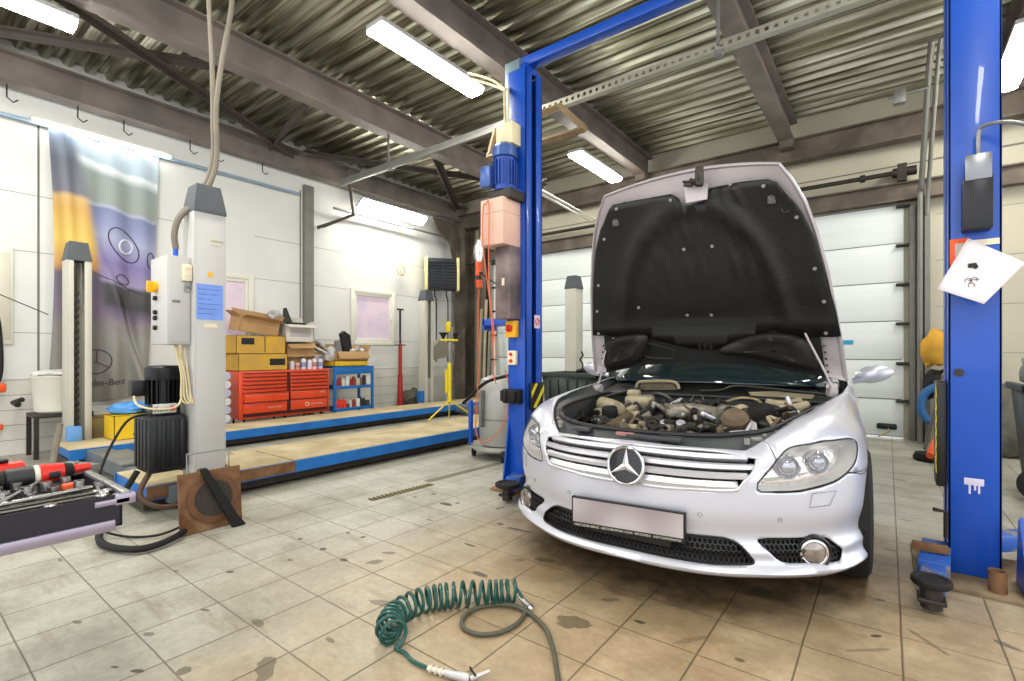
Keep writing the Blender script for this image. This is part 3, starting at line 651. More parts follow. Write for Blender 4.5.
# ================================================================= left wall things
# hanging banner with a printed car picture
def banner_mat():
    m = bpy.data.materials.new('banner_print'); m.use_nodes = True; nt = m.node_tree; N, L = nt.nodes, nt.links; b = N['Principled BSDF']; b.inputs['Roughness'].default_value = .55
    tc = N.new('ShaderNodeUVMap'); sep = N.new('ShaderNodeSeparateXYZ'); L.new(tc.outputs['UV'], sep.inputs[0]); u, v = sep.outputs['X'], sep.outputs['Y']
    def M_(op, a, bb, c=None):
        n = N.new('ShaderNodeMath'); n.operation = op
        for i, x in enumerate((a, bb, c)):
            if x is None: continue
            if isinstance(x, (int, float)): n.inputs[i].default_value = x
            else: L.new(x, n.inputs[i])
        return n.outputs[0]
    no = N.new('ShaderNodeTexNoise'); no.inputs['Scale'].default_value = 5; L.new(tc.outputs['UV'], no.inputs['Vector'])
    vv = M_('ADD', v, M_('MULTIPLY', M_('SUBTRACT', no.outputs['Fac'], .5), .035)); vs = M_('ADD', vv, M_('MULTIPLY', u, .06))
    def ramp(f, st, interp='LINEAR'):
        r = N.new('ShaderNodeValToRGB'); r.color_ramp.interpolation = interp; L.new(f, r.inputs[0]); e = r.color_ramp.elements
        e[0].position, e[0].color = st[0][0], lin(st[0][1]); e[1].position, e[1].color = st[-1][0], lin(st[-1][1])
        for p, c in st[1:-1]: q = e.new(p); q.color = lin(c)
        return r.outputs[0]
    main = ramp(vs, [(0, '#7f7d75'), (.12, '#8b8a80'), (.27, '#8e8d86'), (.33, '#86797f'), (.36, '#6b5f74'), (.40, '#37373a'), (.47, '#454548'), (.485, '#8d83a2'), (.56, '#73689a'), (.66, '#9a9cba'), (.72, '#7f86ac'), (.765, '#737a9c'), (.775, '#a7aabf'), (.79, '#8e958f'), (.9, '#8f9a98'), (.935, '#e6ecee'), (.95, '#b3c4cf'), (1, '#b9c9d6')])
    yel = ramp(vv, [(0, '#7b7970'), (.27, '#77736f'), (.34, '#6d5f73'), (.47, '#5d5366'), (.5, '#b98a52'), (.6, '#d6b456'), (.72, '#c39a50'), (.76, '#c7a36a'), (.78, '#6b6a77'), (.9, '#5f6470'), (1, '#8292a6')])
    edge = M_('ADD', M_('SUBTRACT', .52, M_('MULTIPLY', v, .42)), 0.12)
    f = N.new('ShaderNodeMapRange'); f.interpolation_type = 'SMOOTHSTEP'; L.new(M_('SUBTRACT', u, edge), f.inputs[0]); f.inputs[1].default_value = -.06; f.inputs[2].default_value = .05; f.inputs[3].default_value = 1; f.inputs[4].default_value = 0
    mx = N.new('ShaderNodeMix'); mx.data_type = 'RGBA'; L.new(f.outputs[0], mx.inputs[0]); L.new(main, mx.inputs[6]); L.new(yel, mx.inputs[7]); L.new(mx.outputs[2], b.inputs['Base Color'])
    return m
BZ0, BZ1 = .62, 3.78
def bpos(u, v):
    """u across (0 left), v up"""
    y0 = 1.29+.06*math.sin(v*3); y1 = 2.40-.14*(1-v)**1.5
    y = y0+(y1-y0)*u; z = BZ0+(BZ1-BZ0)*v
    if v < .35: z += (.35-v)*.18*math.sin(u*PI)*-1
    fold = .035*math.sin(u*22+v*2)*(1-.6*v)+.05*math.exp(-((u-(.12+.1*(1-v)))/.05)**2)*(.4+v*.5)
    dg = (u-(.38+(.62-v)*.95)); fold += .07*math.exp(-(dg/.045)**2)*max(0, min(1, (.62-v)*3)) - .04*math.exp(-((dg-.07)/.04)**2)*max(0, min(1, (.62-v)*3))
    return V((WX+.085+fold, y, z))
mb = MB(); nu, nv = 70, 90
rows = [[bpos(i/nu, j/nv) for i in range(nu+1)] for j in range(nv+1)]; mb.grid(rows)
ban = mb.build('hanging_banner', banner_mat(), recentre=False, angle=80)
uvl = ban.data.uv_layers.new(name='UVMap')
for p in ban.data.polygons:
    for li in p.loop_indices:
        vi = ban.data.loops[li].vertex_index; uvl.data[li].uv = ((vi % (nu+1))/nu, (vi//(nu+1))/nv)
tag(ban, 'tall creased printed banner with car headlights hanging on the left wall', 'banner')
M_pr = mat('print_dark', '#3a3548', .6); M_prl = mat('print_pale', '#c9cbd8', .5)
def bcurve(pts, r, m, nm, closed=False):
    o = MB().tube([bpos(*p)+V((.004, 0, 0)) for p in pts], r, 6, closed).build(nm, m, ban); return o
def ell(cu, cv, a, b_, rot=0, n=32): return [(cu+a*math.cos(t)*math.cos(rot)-b_*math.sin(t)*math.sin(rot)*.35, cv+a*math.cos(t)*math.sin(rot)*.35+b_*math.sin(t)) for t in [2*PI*i/n for i in range(n)]]
bcurve(ell(.66, .605, .19, .055, -.6), .007, M_pr, 'printed_headlight', True); bcurve(ell(.68, .6, .07, .028), .012, M_prl, 'printed_lens', True)
bcurve(ell(.95, .555, .05, .032, -.6), .007, M_pr, 'printed_headlight', True); bcurve(ell(.66, .465, .07, .018, -.3), .006, M_pr, 'printed_foglight', True)
bcurve([(.1+.04*i, .525-.006*i) for i in range(22)], .004, M_pr, 'printed_line')
bcurve(ell(.44, .145, .15, .045), .006, M_pr, 'printed_emblem', True)
for a in (90, 210, 330): bcurve([(.44, .145), (.44+.15*math.cos(math.radians(a)), .145+.045*math.sin(math.radians(a)))], .005, M_pr, 'printed_emblem')
tx = MB(); text_mesh(tx, 'Mercedes-Benz', (0, 0, 0), (1, 0, 0), (0, 0, 1), 1, 0, 1)
for v_ in tx.bm.verts: v_.co = bpos(.16+v_.co.x*.6, .055+v_.co.z*.024)+V((.006, 0, 0))
tx.build('printed_lettering', M_pr, ban)
# suspension rail of the banner and hooks
o = MB().box((WX+.06, .2, 3.79), (WX+.085, 4.4, 3.83), .003).build('wall_rail', mat('rail_blue', '#8aa0b4', .5, .3)); tag(o, 'pale blue metal rail along the wall above the banner', 'rail')
for k, y in enumerate((.95, 1.55, 2.0, 2.75, 3.1, 3.75)):
    o = MB().tube([(WX+.16, y, 4.2), (WX+.16, y, 3.98), (WX+.16, y+.05, 3.94), (WX+.16, y+.09, 3.98)], .008, 6).build('wall_hook', M_darksteel)
    tag(o, 'thin dark wire hook hanging below the left wall beam', 'hook', 'wire hooks along the left wall beam')
# electrical cover on the wall
o = MB().box((WX, .86, 1.25), (WX+.03, 1.02, 2.34), .006).build('wall_cover', M_frame); MB().box((WX+.03, .88, 1.3), (WX+.036, 1.0, 2.28), .003).build('cover_door', M_pvc, o); tag(o, 'flat white electrical cover on the wall at the left picture edge', 'cover')
# orange rescue strap / extension lead at the picture edge
o = thing('hanging_extension_lead', (-7.7, .78, .6), 'orange and black extension lead hanging on the wall at the far left', 'cable')
MB().tube([(-7.75, .76, 1.75), (-7.72, .86, 1.55), (-7.72, .89, 1.0), (-7.72, .84, .8), (-7.74, .76, .9)], .035, 8, smooth=6).build('lead_coil', M_black, o)
MB().tube([(-7.72, .76, 1.45), (-7.66, .82, 1.2), (-7.66, .82, .95), (-7.7, .76, .8)], .04, 8, smooth=6).build('orange_lead', M_orange, o)
MB().box((-7.74, .84, .72), (-7.66, .94, .82), .02).build('plug', M_orange, o)
MB().box((-7.86, .86, .3), (-7.78, .93, .36), .01).build('socket', M_orange, o)
MB().tube([(-7.8, .7, 1.9), (-7.6, 1.0, 1.72), (-7.5, 1.25, 1.58)], .006, 6).build('wire', M_black, o)

# ---- red tool chest
M_tred = mat('chest_red', '#cf4018', .35, var=.08, scale=4, coat=.4); M_tredd = mat('chest_gap', '#3a120c', .6)
CHX, CY0, CY1, CZ0, CZ1 = -7.1, 3.13, 4.51, .22, .90
ch = thing('tool_chest', (-7.35, 3.82, 0), 'wide red double tool chest with many drawers standing beyond the far runway', 'tool chest')
MB().box((-7.6, CY0, CZ0), (CHX-.02, CY1, CZ1), .012).build('cabinet_body', M_tred, ch)
MB().box((CHX-.024, CY0+.05, CZ0+.03), (CHX-.016, CY1-.03, CZ1-.03)).build('drawer_recess', M_tredd, ch)
colsY = ((CY0+.05, 3.80, 0), (3.86, CY1-.05, 1))
hts = [.055]*5+[.135, .16]
for a, b_, ci in colsY:
    z = CZ1-.035
    for k, h in enumerate(hts):
        pull = .05 if (ci == 0 and k == 5) else 0
        d = MB().box((CHX-.02, a, z-h+.004), (CHX+.004+pull, b_, z-.004), .004).build('drawer', M_tred, ch)
        MB().box((CHX+.002+pull, a+.01, z-.014), (CHX+.014+pull, b_-.01, z-.005), .003).build('pull_rail', mat('pull_dark', '#7a2416', .4), d)
        if k == 6: text_mesh(MB(), 'AUTO TOOLS', (CHX+.006, b_-.30+.02, z-h*.62), (0, 1, 0), (0, 0, 1), .022, .001, .2).build('lettering', M_pvc, d)
        if k == 6 and ci: MB().torus((CHX+.006, b_-.34, z-h*.55), (1, 0, 0), .028, .006, 20, 6).build('emblem', M_pvc, d)
        if k == 5 and ci: text_mesh(MB(), 'JTC', (CHX+.006, b_-.12, z-h*.5), (0, 1, 0), (0, 0, 1), .03, .001, .08).build('lettering', M_pvc, d)
        z -= h
for y in (CY0+.1, 3.82, CY1-.1):
    for x in (-7.2, -7.52): MB().cyl((x, y-.02, .06), (x, y+.02, .06), .06).cyl((x, y, .1), (x, y, .23), .015, n=8).build('caster', M_rubber, ch)
# ---- cartons and bottles on the chest
M_cartY = mat('carton_yellow', '#c2962f', .75, var=.14, scale=4, col2='#a88548', mix=(.4, .75)); M_cart = mat('carton_brown', '#a9855a', .8, var=.1, scale=5); M_cartw = mat('carton_white', '#c3bdb4', .75, var=.06); M_cin = mat('carton_inside', '#7a5f3e', .85)
def carton(lo, hi, m, label, group=None, flaps=(), closed=False, rz=0., tilt=(0, 0), name='cardboard_box', deco=None):
    lo, hi = V(lo), V(hi); c = V(((lo.x+hi.x)/2, (lo.y+hi.y)/2, lo.z)); sx, sy, sz = (hi.x-lo.x)/2, (hi.y-lo.y)/2, hi.z-lo.z
    root = thing(name, (0, 0, 0), label, 'box', group); t = .006
    mb = MB(); mb.box((-sx, -sy, 0), (sx, sy, t)).box((-sx, -sy, 0), (-sx+t, sy, sz)).box((sx-t, -sy, 0), (sx, sy, sz)).box((-sx, -sy, 0), (sx, -sy+t, sz)).box((-sx, sy-t, 0), (sx, sy, sz))
    if closed: mb.box((-sx, -sy, sz-t), (sx, sy, sz))
    b_ = mb.build('carton', m, root)
    for f, ang in flaps:
        a = math.radians(ang); w_ = sx*.8
        if f == '+x': P = [(sx, -sy, sz), (sx, sy, sz), (sx+w_*math.sin(a), sy*.96, sz+w_*math.cos(a)), (sx+w_*math.sin(a), -sy*.96, sz+w_*math.cos(a))]; e = (0, 0, .005)
        if f == '-x': P = [(-sx, -sy, sz), (-sx, sy, sz), (-sx-w_*math.sin(a), sy*.96, sz+w_*math.cos(a)), (-sx-w_*math.sin(a), -sy*.96, sz+w_*math.cos(a))]; e = (0, 0, .005)
        if f == '+y': P = [(-sx, sy, sz), (sx, sy, sz), (sx*.96, sy+w_*math.sin(a), sz+w_*math.cos(a)), (-sx*.96, sy+w_*math.sin(a), sz+w_*math.cos(a))]; e = (0, 0, .005)
        if f == '-y': P = [(-sx, -sy, sz), (sx, -sy, sz), (sx*.96, -sy-w_*math.sin(a), sz+w_*math.cos(a)), (-sx*.96, -sy-w_*math.sin(a), sz+w_*math.cos(a))]; e = (0, 0, .005)
        MB().prism(P, e).build('flap', m, root)
    for (u0, v0, u1, v1, mm, nm) in (deco or []): MB().box((sx, -sy+2*sy*u0, sz*v0), (sx+.0015, -sy+2*sy*u1, sz*v1)).build(nm, mm, root)
    root.location = c; root.rotation_euler = (math.radians(tilt[0]), math.radians(tilt[1]), math.radians(rz)); return root
T0 = CZ1
carton((-7.55, 3.12, T0), (-7.12, 3.82, T0+.24), M_cartY, 'yellow carton on the red chest, underneath another yellow carton', 'yellow cartons on the chest', closed=True, deco=[(.62, .3, .95, .7, M_black, 'printed_panel'), (0, .97, 1, 1, M_cin, 'tape')])
carton((-7.56, 3.10, T0+.24), (-7.14, 3.80, T0+.50), M_cartY, 'yellow carton resting on another yellow carton at the left of the chest', 'yellow cartons on the chest', closed=True, deco=[(.1, .5, .35, .85, M_black, 'printed_panel'), (.55, .1, .58, 1, M_cin, 'tape')])
carton((-7.5, 3.15, T0+.54), (-7.2, 3.72, T0+.74), M_cart, 'open brown carton lying tilted on top of the yellow cartons', flaps=[('+x', 70), ('-x', 20), ('+y', 30), ('-y', 60)], tilt=(-7, 6), rz=3)
carton((-7.5, 3.86, T0+.2), (-7.2, 4.3, T0+.4), M_cart, 'flattened brown carton under the white printed carton', flaps=[('+x', 120), ('-x', 80), ('+y', 80)], tilt=(2, 4))
carton((-7.5, 3.84, T0+.42), (-7.18, 4.28, T0+.68), M_cartw, 'open white printed carton with raised flaps above the bottles', flaps=[('+x', 110), ('+y', 60), ('-y', 70), ('-x', 10)], rz=-3, deco=[(.15, .3, .9, .7, mat('print_grey', '#a39e9c', .7), 'printed_panel')])
# shelf plank made of a carton lid holding those boxes
o = carton((-7.52, 3.86, T0), (-7.28, 4.32, T0+.2), M_cart, 'brown carton standing behind the row of white bottles', closed=True)
# loose black parts in the white carton
def crumple(name, c, r, m, label, cat, sq=(1, 1, 1), seed=1, parent=None, sub=3, amp=.35):
    b2 = bmesh.new(); bmesh.ops.create_icosphere(b2, subdivisions=sub, radius=1); rs = random.Random(seed); off = V((rs.random()*9, rs.random()*9, rs.random()*9))
    from mathutils import noise as nz
    for v in b2.verts:
        n = v.co.normalized(); k = 1+amp*nz.noise(n*1.7+off)+amp*.5*nz.noise(n*4+off); v.co = V((n.x*sq[0], n.y*sq[1], max(n.z, -.75)*sq[2]))*k*r
    mb = MB(); mb._merge(b2)
    for v in mb.bm.verts: v.co += V(c)
    o = mb.build(name, m, parent, angle=50)
    if label: tag(o, label, cat)
    return o
o = MB().prism([(-7.35, 3.86, T0+.68), (-7.35, 4.02, T0+.68), (-7.38, 3.98, T0+.8), (-7.42, 3.94, T0+.95), (-7.42, 3.91, T0+.94)], (.05, 0, 0)).box((-7.42, 3.9, T0+.66), (-7.22, 4.18, T0+.72), .02).build('seat_trim', M_black); tag(o, 'black plastic trim piece sticking up from the white carton', 'trim piece')
crumple('plastic_wrap', (-7.4, 3.78, T0+.82), .1, mat('film_grey', '#a8a8a6', .3), 'crumpled clear plastic wrap beside the black trim piece', 'wrap', (1, 1, .8), 4)
for k, (y, h, m) in enumerate(((3.93, .14, '#c9c4ba'), (4.02, .11, '#b9a88a'), (4.12, .18, '#d6d3d0'), (4.22, .16, '#cfc8cc'), (4.3, .18, '#d4d0d4'), (4.4, .18, '#c9c6d2'))):
    root = thing('bottle', (-7.2, y, T0), ['squat pale can at the left end of the bottle row', 'small brown can second in the bottle row', 'white bottle third in the row on the chest', 'white bottle with reddish label in the middle of the row', 'white bottle second from the right end of the row', 'white bottle with bluish label at the right end of the row'][k], 'bottle', 'bottles on the chest')
    mm = mat('bottle%d' % k, m, .35)
    MB().lathe([(0, 0), (.036, 0), (.038, .01), (.038, h*.75), (.03, h*.88), (.014, h*.93), (.014, h*.96)], (-7.2, y, T0)).build('bottle_body', mm, root)
    MB().lathe([(0, h*.95), (.018, h*.95), (.018, h*1.05), (0, h*1.06)], (-7.2, y, T0), n=12).build('cap', mat('capc%d' % (k % 3), ['#2b2b30', '#8c2b2b', '#2a3a80'][k % 3], .4), root)
    MB().lathe([(.0385, h*.2), (.039, h*.2), (.039, h*.6), (.0385, h*.6)], (-7.2, y, T0), close=True).build('label', mat('labelc%d' % (k % 3), ['#c9bdd6', '#b86a62', '#7f86b8'][k % 3], .5), root)
# leaning cartons / filters right of the bottles
for k, (y, z, rx, m, lb) in enumerate(((4.40, .3, 25, M_cartw, 'flat white box leaning at the right end of the chest'), (4.45, .36, 40, mat('pack_grey', '#8b8681', .6), 'grey flat packet leaning over the bottles'), (4.36, .25, 5, M_cart, 'small brown packet lying above the last bottles'))):
    o = MB().obox((-7.25-.04*k, y, T0+z), (.16, .24, .03), rx=math.radians(-rx), bev=.004).build('flat_packet', m); tag(o, lb, 'packet', 'packets on the chest')
# white rolls to the left of the chest
for k in range(6):
    o = MB().cyl((-7.3, 2.96, .26+k*.115), (-7.08, 2.96, .26+k*.115), .055, n=14, bev=.012).build('paper_roll', mat('roll%d' % (k % 2), ['#c6c6cc', '#a9adc0'][k % 2], .7)); tag(o, 'white roll in the upright pile between the grey post and the red chest', 'roll', 'pile of white rolls')
# ---- blue trolley
bt = thing('tool_trolley', (-7.3, 4.96, 0), 'small blue open-shelf trolley beside the red chest', 'trolley')
M_tb = mat('trolley_blue', '#1560a4', .4, var=.08)
for x in (-7.12, -7.5):
    for y in (4.61, 5.34): MB().box((x-.02, y-.02, .12), (x+.02, y+.02, .93), .004).build('corner_post', M_tb, bt)
for z in (.2, .56, .90):
    h = .05 if z < .9 else .03
    MB().box((-7.52, 4.6, z), (-7.1, 5.35, z+.012)).box((-7.11, 4.6, z), (-7.095, 5.35, z+h), .002).box((-7.52, 4.6, z), (-7.505, 5.35, z+h)).box((-7.52, 4.6, z), (-7.1, 4.612, z+h)).box((-7.52, 5.338, z), (-7.1, 5.35, z+h)).build('shelf', M_tb, bt)
MB().box((-7.11, 4.62, .8), (-7.09, 5.33, .9), .006).build('drawer', M_tb, bt)
for x in (-7.14, -7.48):
    for y in (4.64, 5.31): MB().cyl((x, y-.015, .05), (x, y+.015, .05), .05).cyl((x, y, .08), (x, y, .14), .012, n=8).build('caster', M_rubber, bt)
rs = random.Random(3)
pal = ['#2c2a2a', '#b5a88a', '#cfcfca', '#6f5a43', '#3c3c40', '#b8b0a0', '#8f2a20', '#c0bcb4']
for lv, z in ((0, .212), (1, .572)):
    for k in range(10):
        y = 4.665+k*.068; h = rs.uniform(.09, .21); r = rs.uniform(.030, .036); c = pal[rs.randrange(8)] if not (lv == 0 and k in (0, 1, 2)) else '#c9301c'
        if lv == 0 and k < 3: o = MB().box((-7.2, y-.035, z), (-7.12, y+.035, z+.17), .012).build('red_case', mat('case_red', '#c9301c', .5))
        elif k % 3 == 0: o = MB().box((-7.22, y-r, z), (-7.14, y+r, z+h), .006).build('small_box', mat('tin%s' % c, c, .5))
        else: o = MB().lathe([(0, 0), (r, 0), (r, h*.8), (r*.5, h*.9), (r*.5, h), (0, h)], (-7.18, y, z), n=14).build('can', mat('tin%s' % c, c, .5))
        tag(o, 'small can or carton in the jumble on the %s shelf of the blue trolley' % ('lower', 'upper')[lv] if not (lv == 0 and k < 3) else 'red case at the left of the lower trolley shelf', 'can' if not (lv == 0 and k < 3) else 'case', 'small items on the %s trolley shelf' % ('lower', 'upper')[lv] if not (lv == 0 and k < 3) else 'red cases on the lower trolley shelf')
carton((-7.5, 4.62, .935), (-7.14, 5.25, 1.02), mat('carton_brightyellow', '#d6ac18', .7), 'flat bright yellow carton on the blue trolley', closed=True)
carton((-7.48, 4.68, 1.02), (-7.15, 5.28, 1.17), M_cart, 'open brown carton full of parts stacked on the blue trolley', flaps=[('+x', 150), ('+y', 30), ('-x', 20)])
o = MB().prism([(-7.35, 4.9, 1.16), (-7.35, 5.05, 1.16), (-7.3, 4.98, 1.45), (-7.3, 4.86, 1.52), (-7.3, 4.80, 1.47)], (.07, 0, 0)).build('door_mirror', mat('mirror_black', '#202022', .35, var=.3, scale=20)); tag(o, 'black car door mirror upright in the brown carton on the trolley', 'car mirror')
o = MB().prism([(-7.3, 4.72, 1.16), (-7.3, 4.84, 1.16), (-7.28, 4.78, 1.36), (-7.28, 4.70, 1.35)], (.05, 0, 0)).build('plastic_part', mat('part_grey', '#77787a', .5)); tag(o, 'grey pointed plastic part left of the black mirror', 'car part')
crumple('plastic_bag', (-7.33, 4.66, 1.12), .13, mat('bag_clear', '#b9bab8', .3), 'translucent crumpled bag at the left end of the trolley top', 'bag', (.8, 1, 1), 9)
for k, (y, c) in enumerate(((5.05, '#c9c5ba'), (5.15, '#8d8170'), (5.22, '#c3c0bc'))):
    o = crumple('small_part', (-7.27, y, 1.19), .055, mat('sp%d' % k, c, .5), 'small pale part heaped at the right in the brown carton', 'car part', (1, 1, .7), 20+k); o['group'] = 'parts heaped in the carton'
# ---- behind and around the second post
o = carton((-6.97, 1.62, .207), (-6.6, 2.02, .47), mat('box_yellow', '#d8b21b', .6, var=.05), 'yellow printed carton standing on the far runway', closed=True, deco=[(.45, .68, .85, .78, M_black, 'printed_bar'), (.6, .55, .72, .7, M_black, 'printed_bar'), (.42, .16, .9, .24, M_black, 'printed_bar')])
text_mesh(MB(), 'LIGHT OIL', (.187, -.17, .08), (0, 1, 0), (0, 0, 1), .025, .001, .2).build('lettering', M_black, o)
crumple('blue_bag', (-6.8, 1.82, .53), .17, mat('bag_blue', '#4f8fd0', .4, var=.2, scale=9), 'crumpled light blue plastic bag on the yellow carton', 'bag', (.8, 1.25, .42), 31)
crumple('dark_bag', (-6.72, 2.02, .5), .12, mat('bag_navy', '#26374f', .4), 'dark blue crumpled rag right of the light blue bag', 'rag', (.8, 1.2, .4), 33)
carton((-7.42, 1.54, .0), (-7.12, 1.74, .42), mat('carton_olive', '#87754a', .8), 'worn olive-brown carton between the second post and the yellow carton', closed=True)
o = MB().box((-7.0, 1.30, .2), (-6.9, 1.42, .36), .01).build('blue_block', mat('block_blue', '#5f93cc', .5)); tag(o, 'small light blue box at the foot of the second grey post', 'box')
tubm = MB().lathe([(0, 0), (.2, 0), (.22, .02), (.25, .38), (.262, .4), (.255, .41), (.24, .40), (.2, .04), (0, .03)], (-7.5, 1.35, .485), n=28).build('white_tub', mat('tub_white', '#c9c6b8', .5, var=.06)); tag(tubm, 'white plastic tub with a bag in it behind the second grey post', 'tub')
crumple('bin_liner', (-7.5, 1.35, .90), .235, mat('liner_white', '#d4d3cb', .4), 'white crumpled bin liner bulging from the tub', 'bag', (1, 1, .25), 12)
o = thing('low_stand', (-7.5, 1.35, 0), 'dark low stand carrying the white tub', 'stand')
MB().box((-7.72, 1.1, .44), (-7.28, 1.6, .48), .004).build('stand_top', M_darksteel, o)
for x in (-7.7, -7.3):
    for y in (1.12, 1.58): MB().box((x-.02, y-.02, 0), (x+.02, y+.02, .44)).build('leg', M_darksteel, o)
o = MB().tube([(-7.82, 1.08, .62), (-7.7, 1.0, .60), (-7.6, 1.02, .58)], .03, 8).build('tool_grip', M_darksteel); tag(o, 'dark grip sticking out left of the white tub', 'handle')
# small cans on the crossbeam, by the tank
for k, (x, y, c) in enumerate(((-5.0, 1.5, '#1b6aa8'), (-4.85, 1.52, '#2e2c2a'), (-4.72, 1.5, '#1d2a4a'), (-4.6, 1.48, '#232327'))):
    o = MB().lathe([(0, 0), (.03, 0), (.032, .01), (.032, .12), (.02, .14), (.02, .16), (0, .16)], (x, y, .2), n=16).build('spray_can', mat('spray%d' % k, c, .4)); tag(o, ['light blue can on the lift crossbeam left of the black tank', 'dark grey can second in the line on the crossbeam', 'navy can third in the line on the crossbeam', 'black can closest to the black oil tank'][k], 'can', 'cans on the crossbeam')
# clutter bars lying behind the drawer
for k, (a, b_, m, lb) in enumerate((((-4.9, .55, .03), (-5.6, 1.24, .05), M_grey, 'grey steel bar lying on the floor behind the open drawer'), ((-5.4, .9, .05), (-6.4, 1.15, .45), M_hoseg, 'bent grey conduit rising behind the open drawer'), ((-4.6, 1.0, .04), (-4.9, 1.24, .04), M_darksteel, 'short dark bar by the lift crossbeam'))):
    o = MB().tube([a, (V(a)+V(b_))/2+V((0, 0, .02)), b_], .025, 8, smooth=4).build('steel_bar', m); tag(o, lb, 'bar')
# ---- rusty turn plate with chock
tpz = thing('turn_plate', (-3.5, 1.37, 0), 'rusty square turning plate with round disc leaning by the grey post', 'turn plate')
lean = math.radians(6)
def tpp(x, y, z): return V((-3.50-z*math.sin(lean)+x, 1.375+y, z*math.cos(lean)+.003))
mb = MB(); mb.prism([tpp(0, -.185, 0), tpp(0, .185, 0), tpp(0, .185, .38), tpp(0, -.185, .38)], (-.02, 0, 0)); mb.build('plate', M_rust, tpz)
nrm = V((math.cos(lean), 0, math.sin(lean)))
MB().lathe([(0, 0), (.155, 0), (.155, .016), (.115, .016), (.115, .012), (0, .012)], tpp(0, .01, .2), nrm, n=40).build('turn_disc', mat('rust_disc', '#6b4a33', .8, .2, var=.25, scale=9), tpz)
MB().lathe([(0, 0), (.113, 0), (.113, .016), (0, .016)], tpp(0, .01, .2), nrm, n=40).build('disc_pad', mat('pad_grit', '#38322d', .9, var=.3, scale=80, bump=.5, bscale=200), tpz)
MB().tube([tpp(-.01, -.13, .36), tpp(-.01, -.13, .5), tpp(-.01, .12, .5), tpp(-.01, .12, .36)], .006, 6).build('wire_handle', M_galv, tpz)
for y in (-.07, .1): MB().tube([tpp(.01, y, .36), tpp(.015, y+.01, .39), tpp(-.03, y+.01, .39), tpp(-.03, y, .35)], .006, 6).build('lug', M_rust, tpz)
ck = MB(); ck.prism([V((-3.455, 1.47, .0)), V((-3.455, 1.55, .005)), V((-3.47, 1.50, .08)), V((-3.5, 1.33, .41)), V((-3.5, 1.29, .41))], (.035, 0, 0)); o = ck.build('rubber_chock', M_rubber); tag(o, 'long black rubber bar leaning across the rusty turn plate', 'chock')
# ---- tool cabinet with open drawer at the picture edge
DX0, DX1, DY1, DZ0, DZ1 = -2.50, -1.95, .50, .60, .70
tc = thing('tool_cabinet', (-2.25, -.5, 0), 'tool cabinet at the left picture edge with a dark drawer pulled wide open', 'cabinet')
MB().box((-2.52, -1.0, .1), (-1.93, -.12, .95), .01).build('cabinet_body', mat('cabinet_dark', '#2a2735', .45), tc)
M_drw = mat('drawer_navy', '#17141f', .45, var=.1)
dr = MB().box((DX0, -.12, DZ0), (DX1, DY1, DZ0+.006)).box((DX1-.006, -.12, DZ0), (DX1, DY1, DZ1)).box((DX0, -.12, DZ0), (DX0+.006, DY1, DZ1)).box((DX0, DY1-.008, DZ0), (DX1, DY1, DZ1)).build('drawer', M_drw, tc)
M_slide = mat('slide_metal', '#9d93a4', .3, .6)
MB().box((DX1, -.12, DZ0-.01), (DX1+.012, DY1-.02, DZ0+.024), .003).build('drawer_slide', M_slide, dr)
MB().box((DX1-.002, DY1-.07, DZ1-.03), (DX1+.006, DY1+.02, DZ1-.012), .003).box((DX1-.03, DY1-.02, DZ1-.035), (DX1+.006, DY1+.035, DZ1+.0), .004).build('slide_catch', M_slide, dr)
MB().box((DX0, DY1-.004, DZ1-.008), (DX1+.004, DY1+.02, DZ1+.008), .004).build('front_rail', M_galv, dr)
MB().obox((DX0+.02, DY1-.02, DZ1+.01), (.16, .1, .03), rz=.4, bev=.008).build('corner_bracket', M_grey, dr)
MB().box((-2.5, -1.0, .1), (-2.45, -.95, .0)).box((-2.0, -.2, .0), (-1.95, -.15, .1)).box((-2.5, -.2, .0), (-2.45, -.15, .1)).box((-2.0, -1.0, .0), (-1.95, -.95, .1)).build('cabinet_feet', M_black, tc)
# drill
dl = thing('cordless_drill', (-2.2, .3, .68), 'red and black power drill lying on top of the open drawer', 'power tool')
a0 = V((-2.24, 0, .735)); ax = V((-.01, 1, .03)).normalized()
def seg(r0, r1, d0, d1, m, nm, n=20): MB().cyl(a0+ax*d0, a0+ax*d1, r0, r1, n=n, bev=.003).build(nm, m, dl)
M_tool = mat('tool_red', '#c9241a', .4, coat=.2)
seg(.018, .030, .10, .27, M_rubber, 'chuck'); seg(.034, .034, .27, .337, mat('drill_grey', '#1c1c21', .5), 'clutch_ring'); seg(.033, .033, .337, .352, M_pvc, 'collar'); seg(.034, .027, .352, .414, M_tool, 'motor_housing'); seg(.026, .022, .414, .437, M_rubber, 'rear_cap'); seg(.016, .012, .437, .485, M_tool, 'battery_grip')
MB().obox(a0+ax*.385+V((.028, 0, -.004)), (.012, .03, .022), bev=.003).build('rating_plate', M_black, dl)
MB().cyl(a0+ax*.35+V((-.02, 0, .01)), a0+ax*.33+V((-.11, -.02, -.01)), .018, .02, n=12, bev=.004).build('pistol_grip', M_rubber, dl)
gr = thing('angle_grinder', (-2.42, .15, .69), 'red angle grinder behind the drill, cut by the picture edge', 'power tool')
MB().cyl((-2.40, .05, .735), (-2.42, .34, .745), .036, .030, n=16, bev=.006).build('motor_housing', M_tool, gr)
MB().box((-2.43, .10, .775), (-2.40, .30, .785), .004).build('switch_slide', M_black, gr)
MB().cyl((-2.34, .17, .735), (-2.33, .31, .735), .026, .018, n=14, bev=.004).build('side_handle', M_rubber, gr)
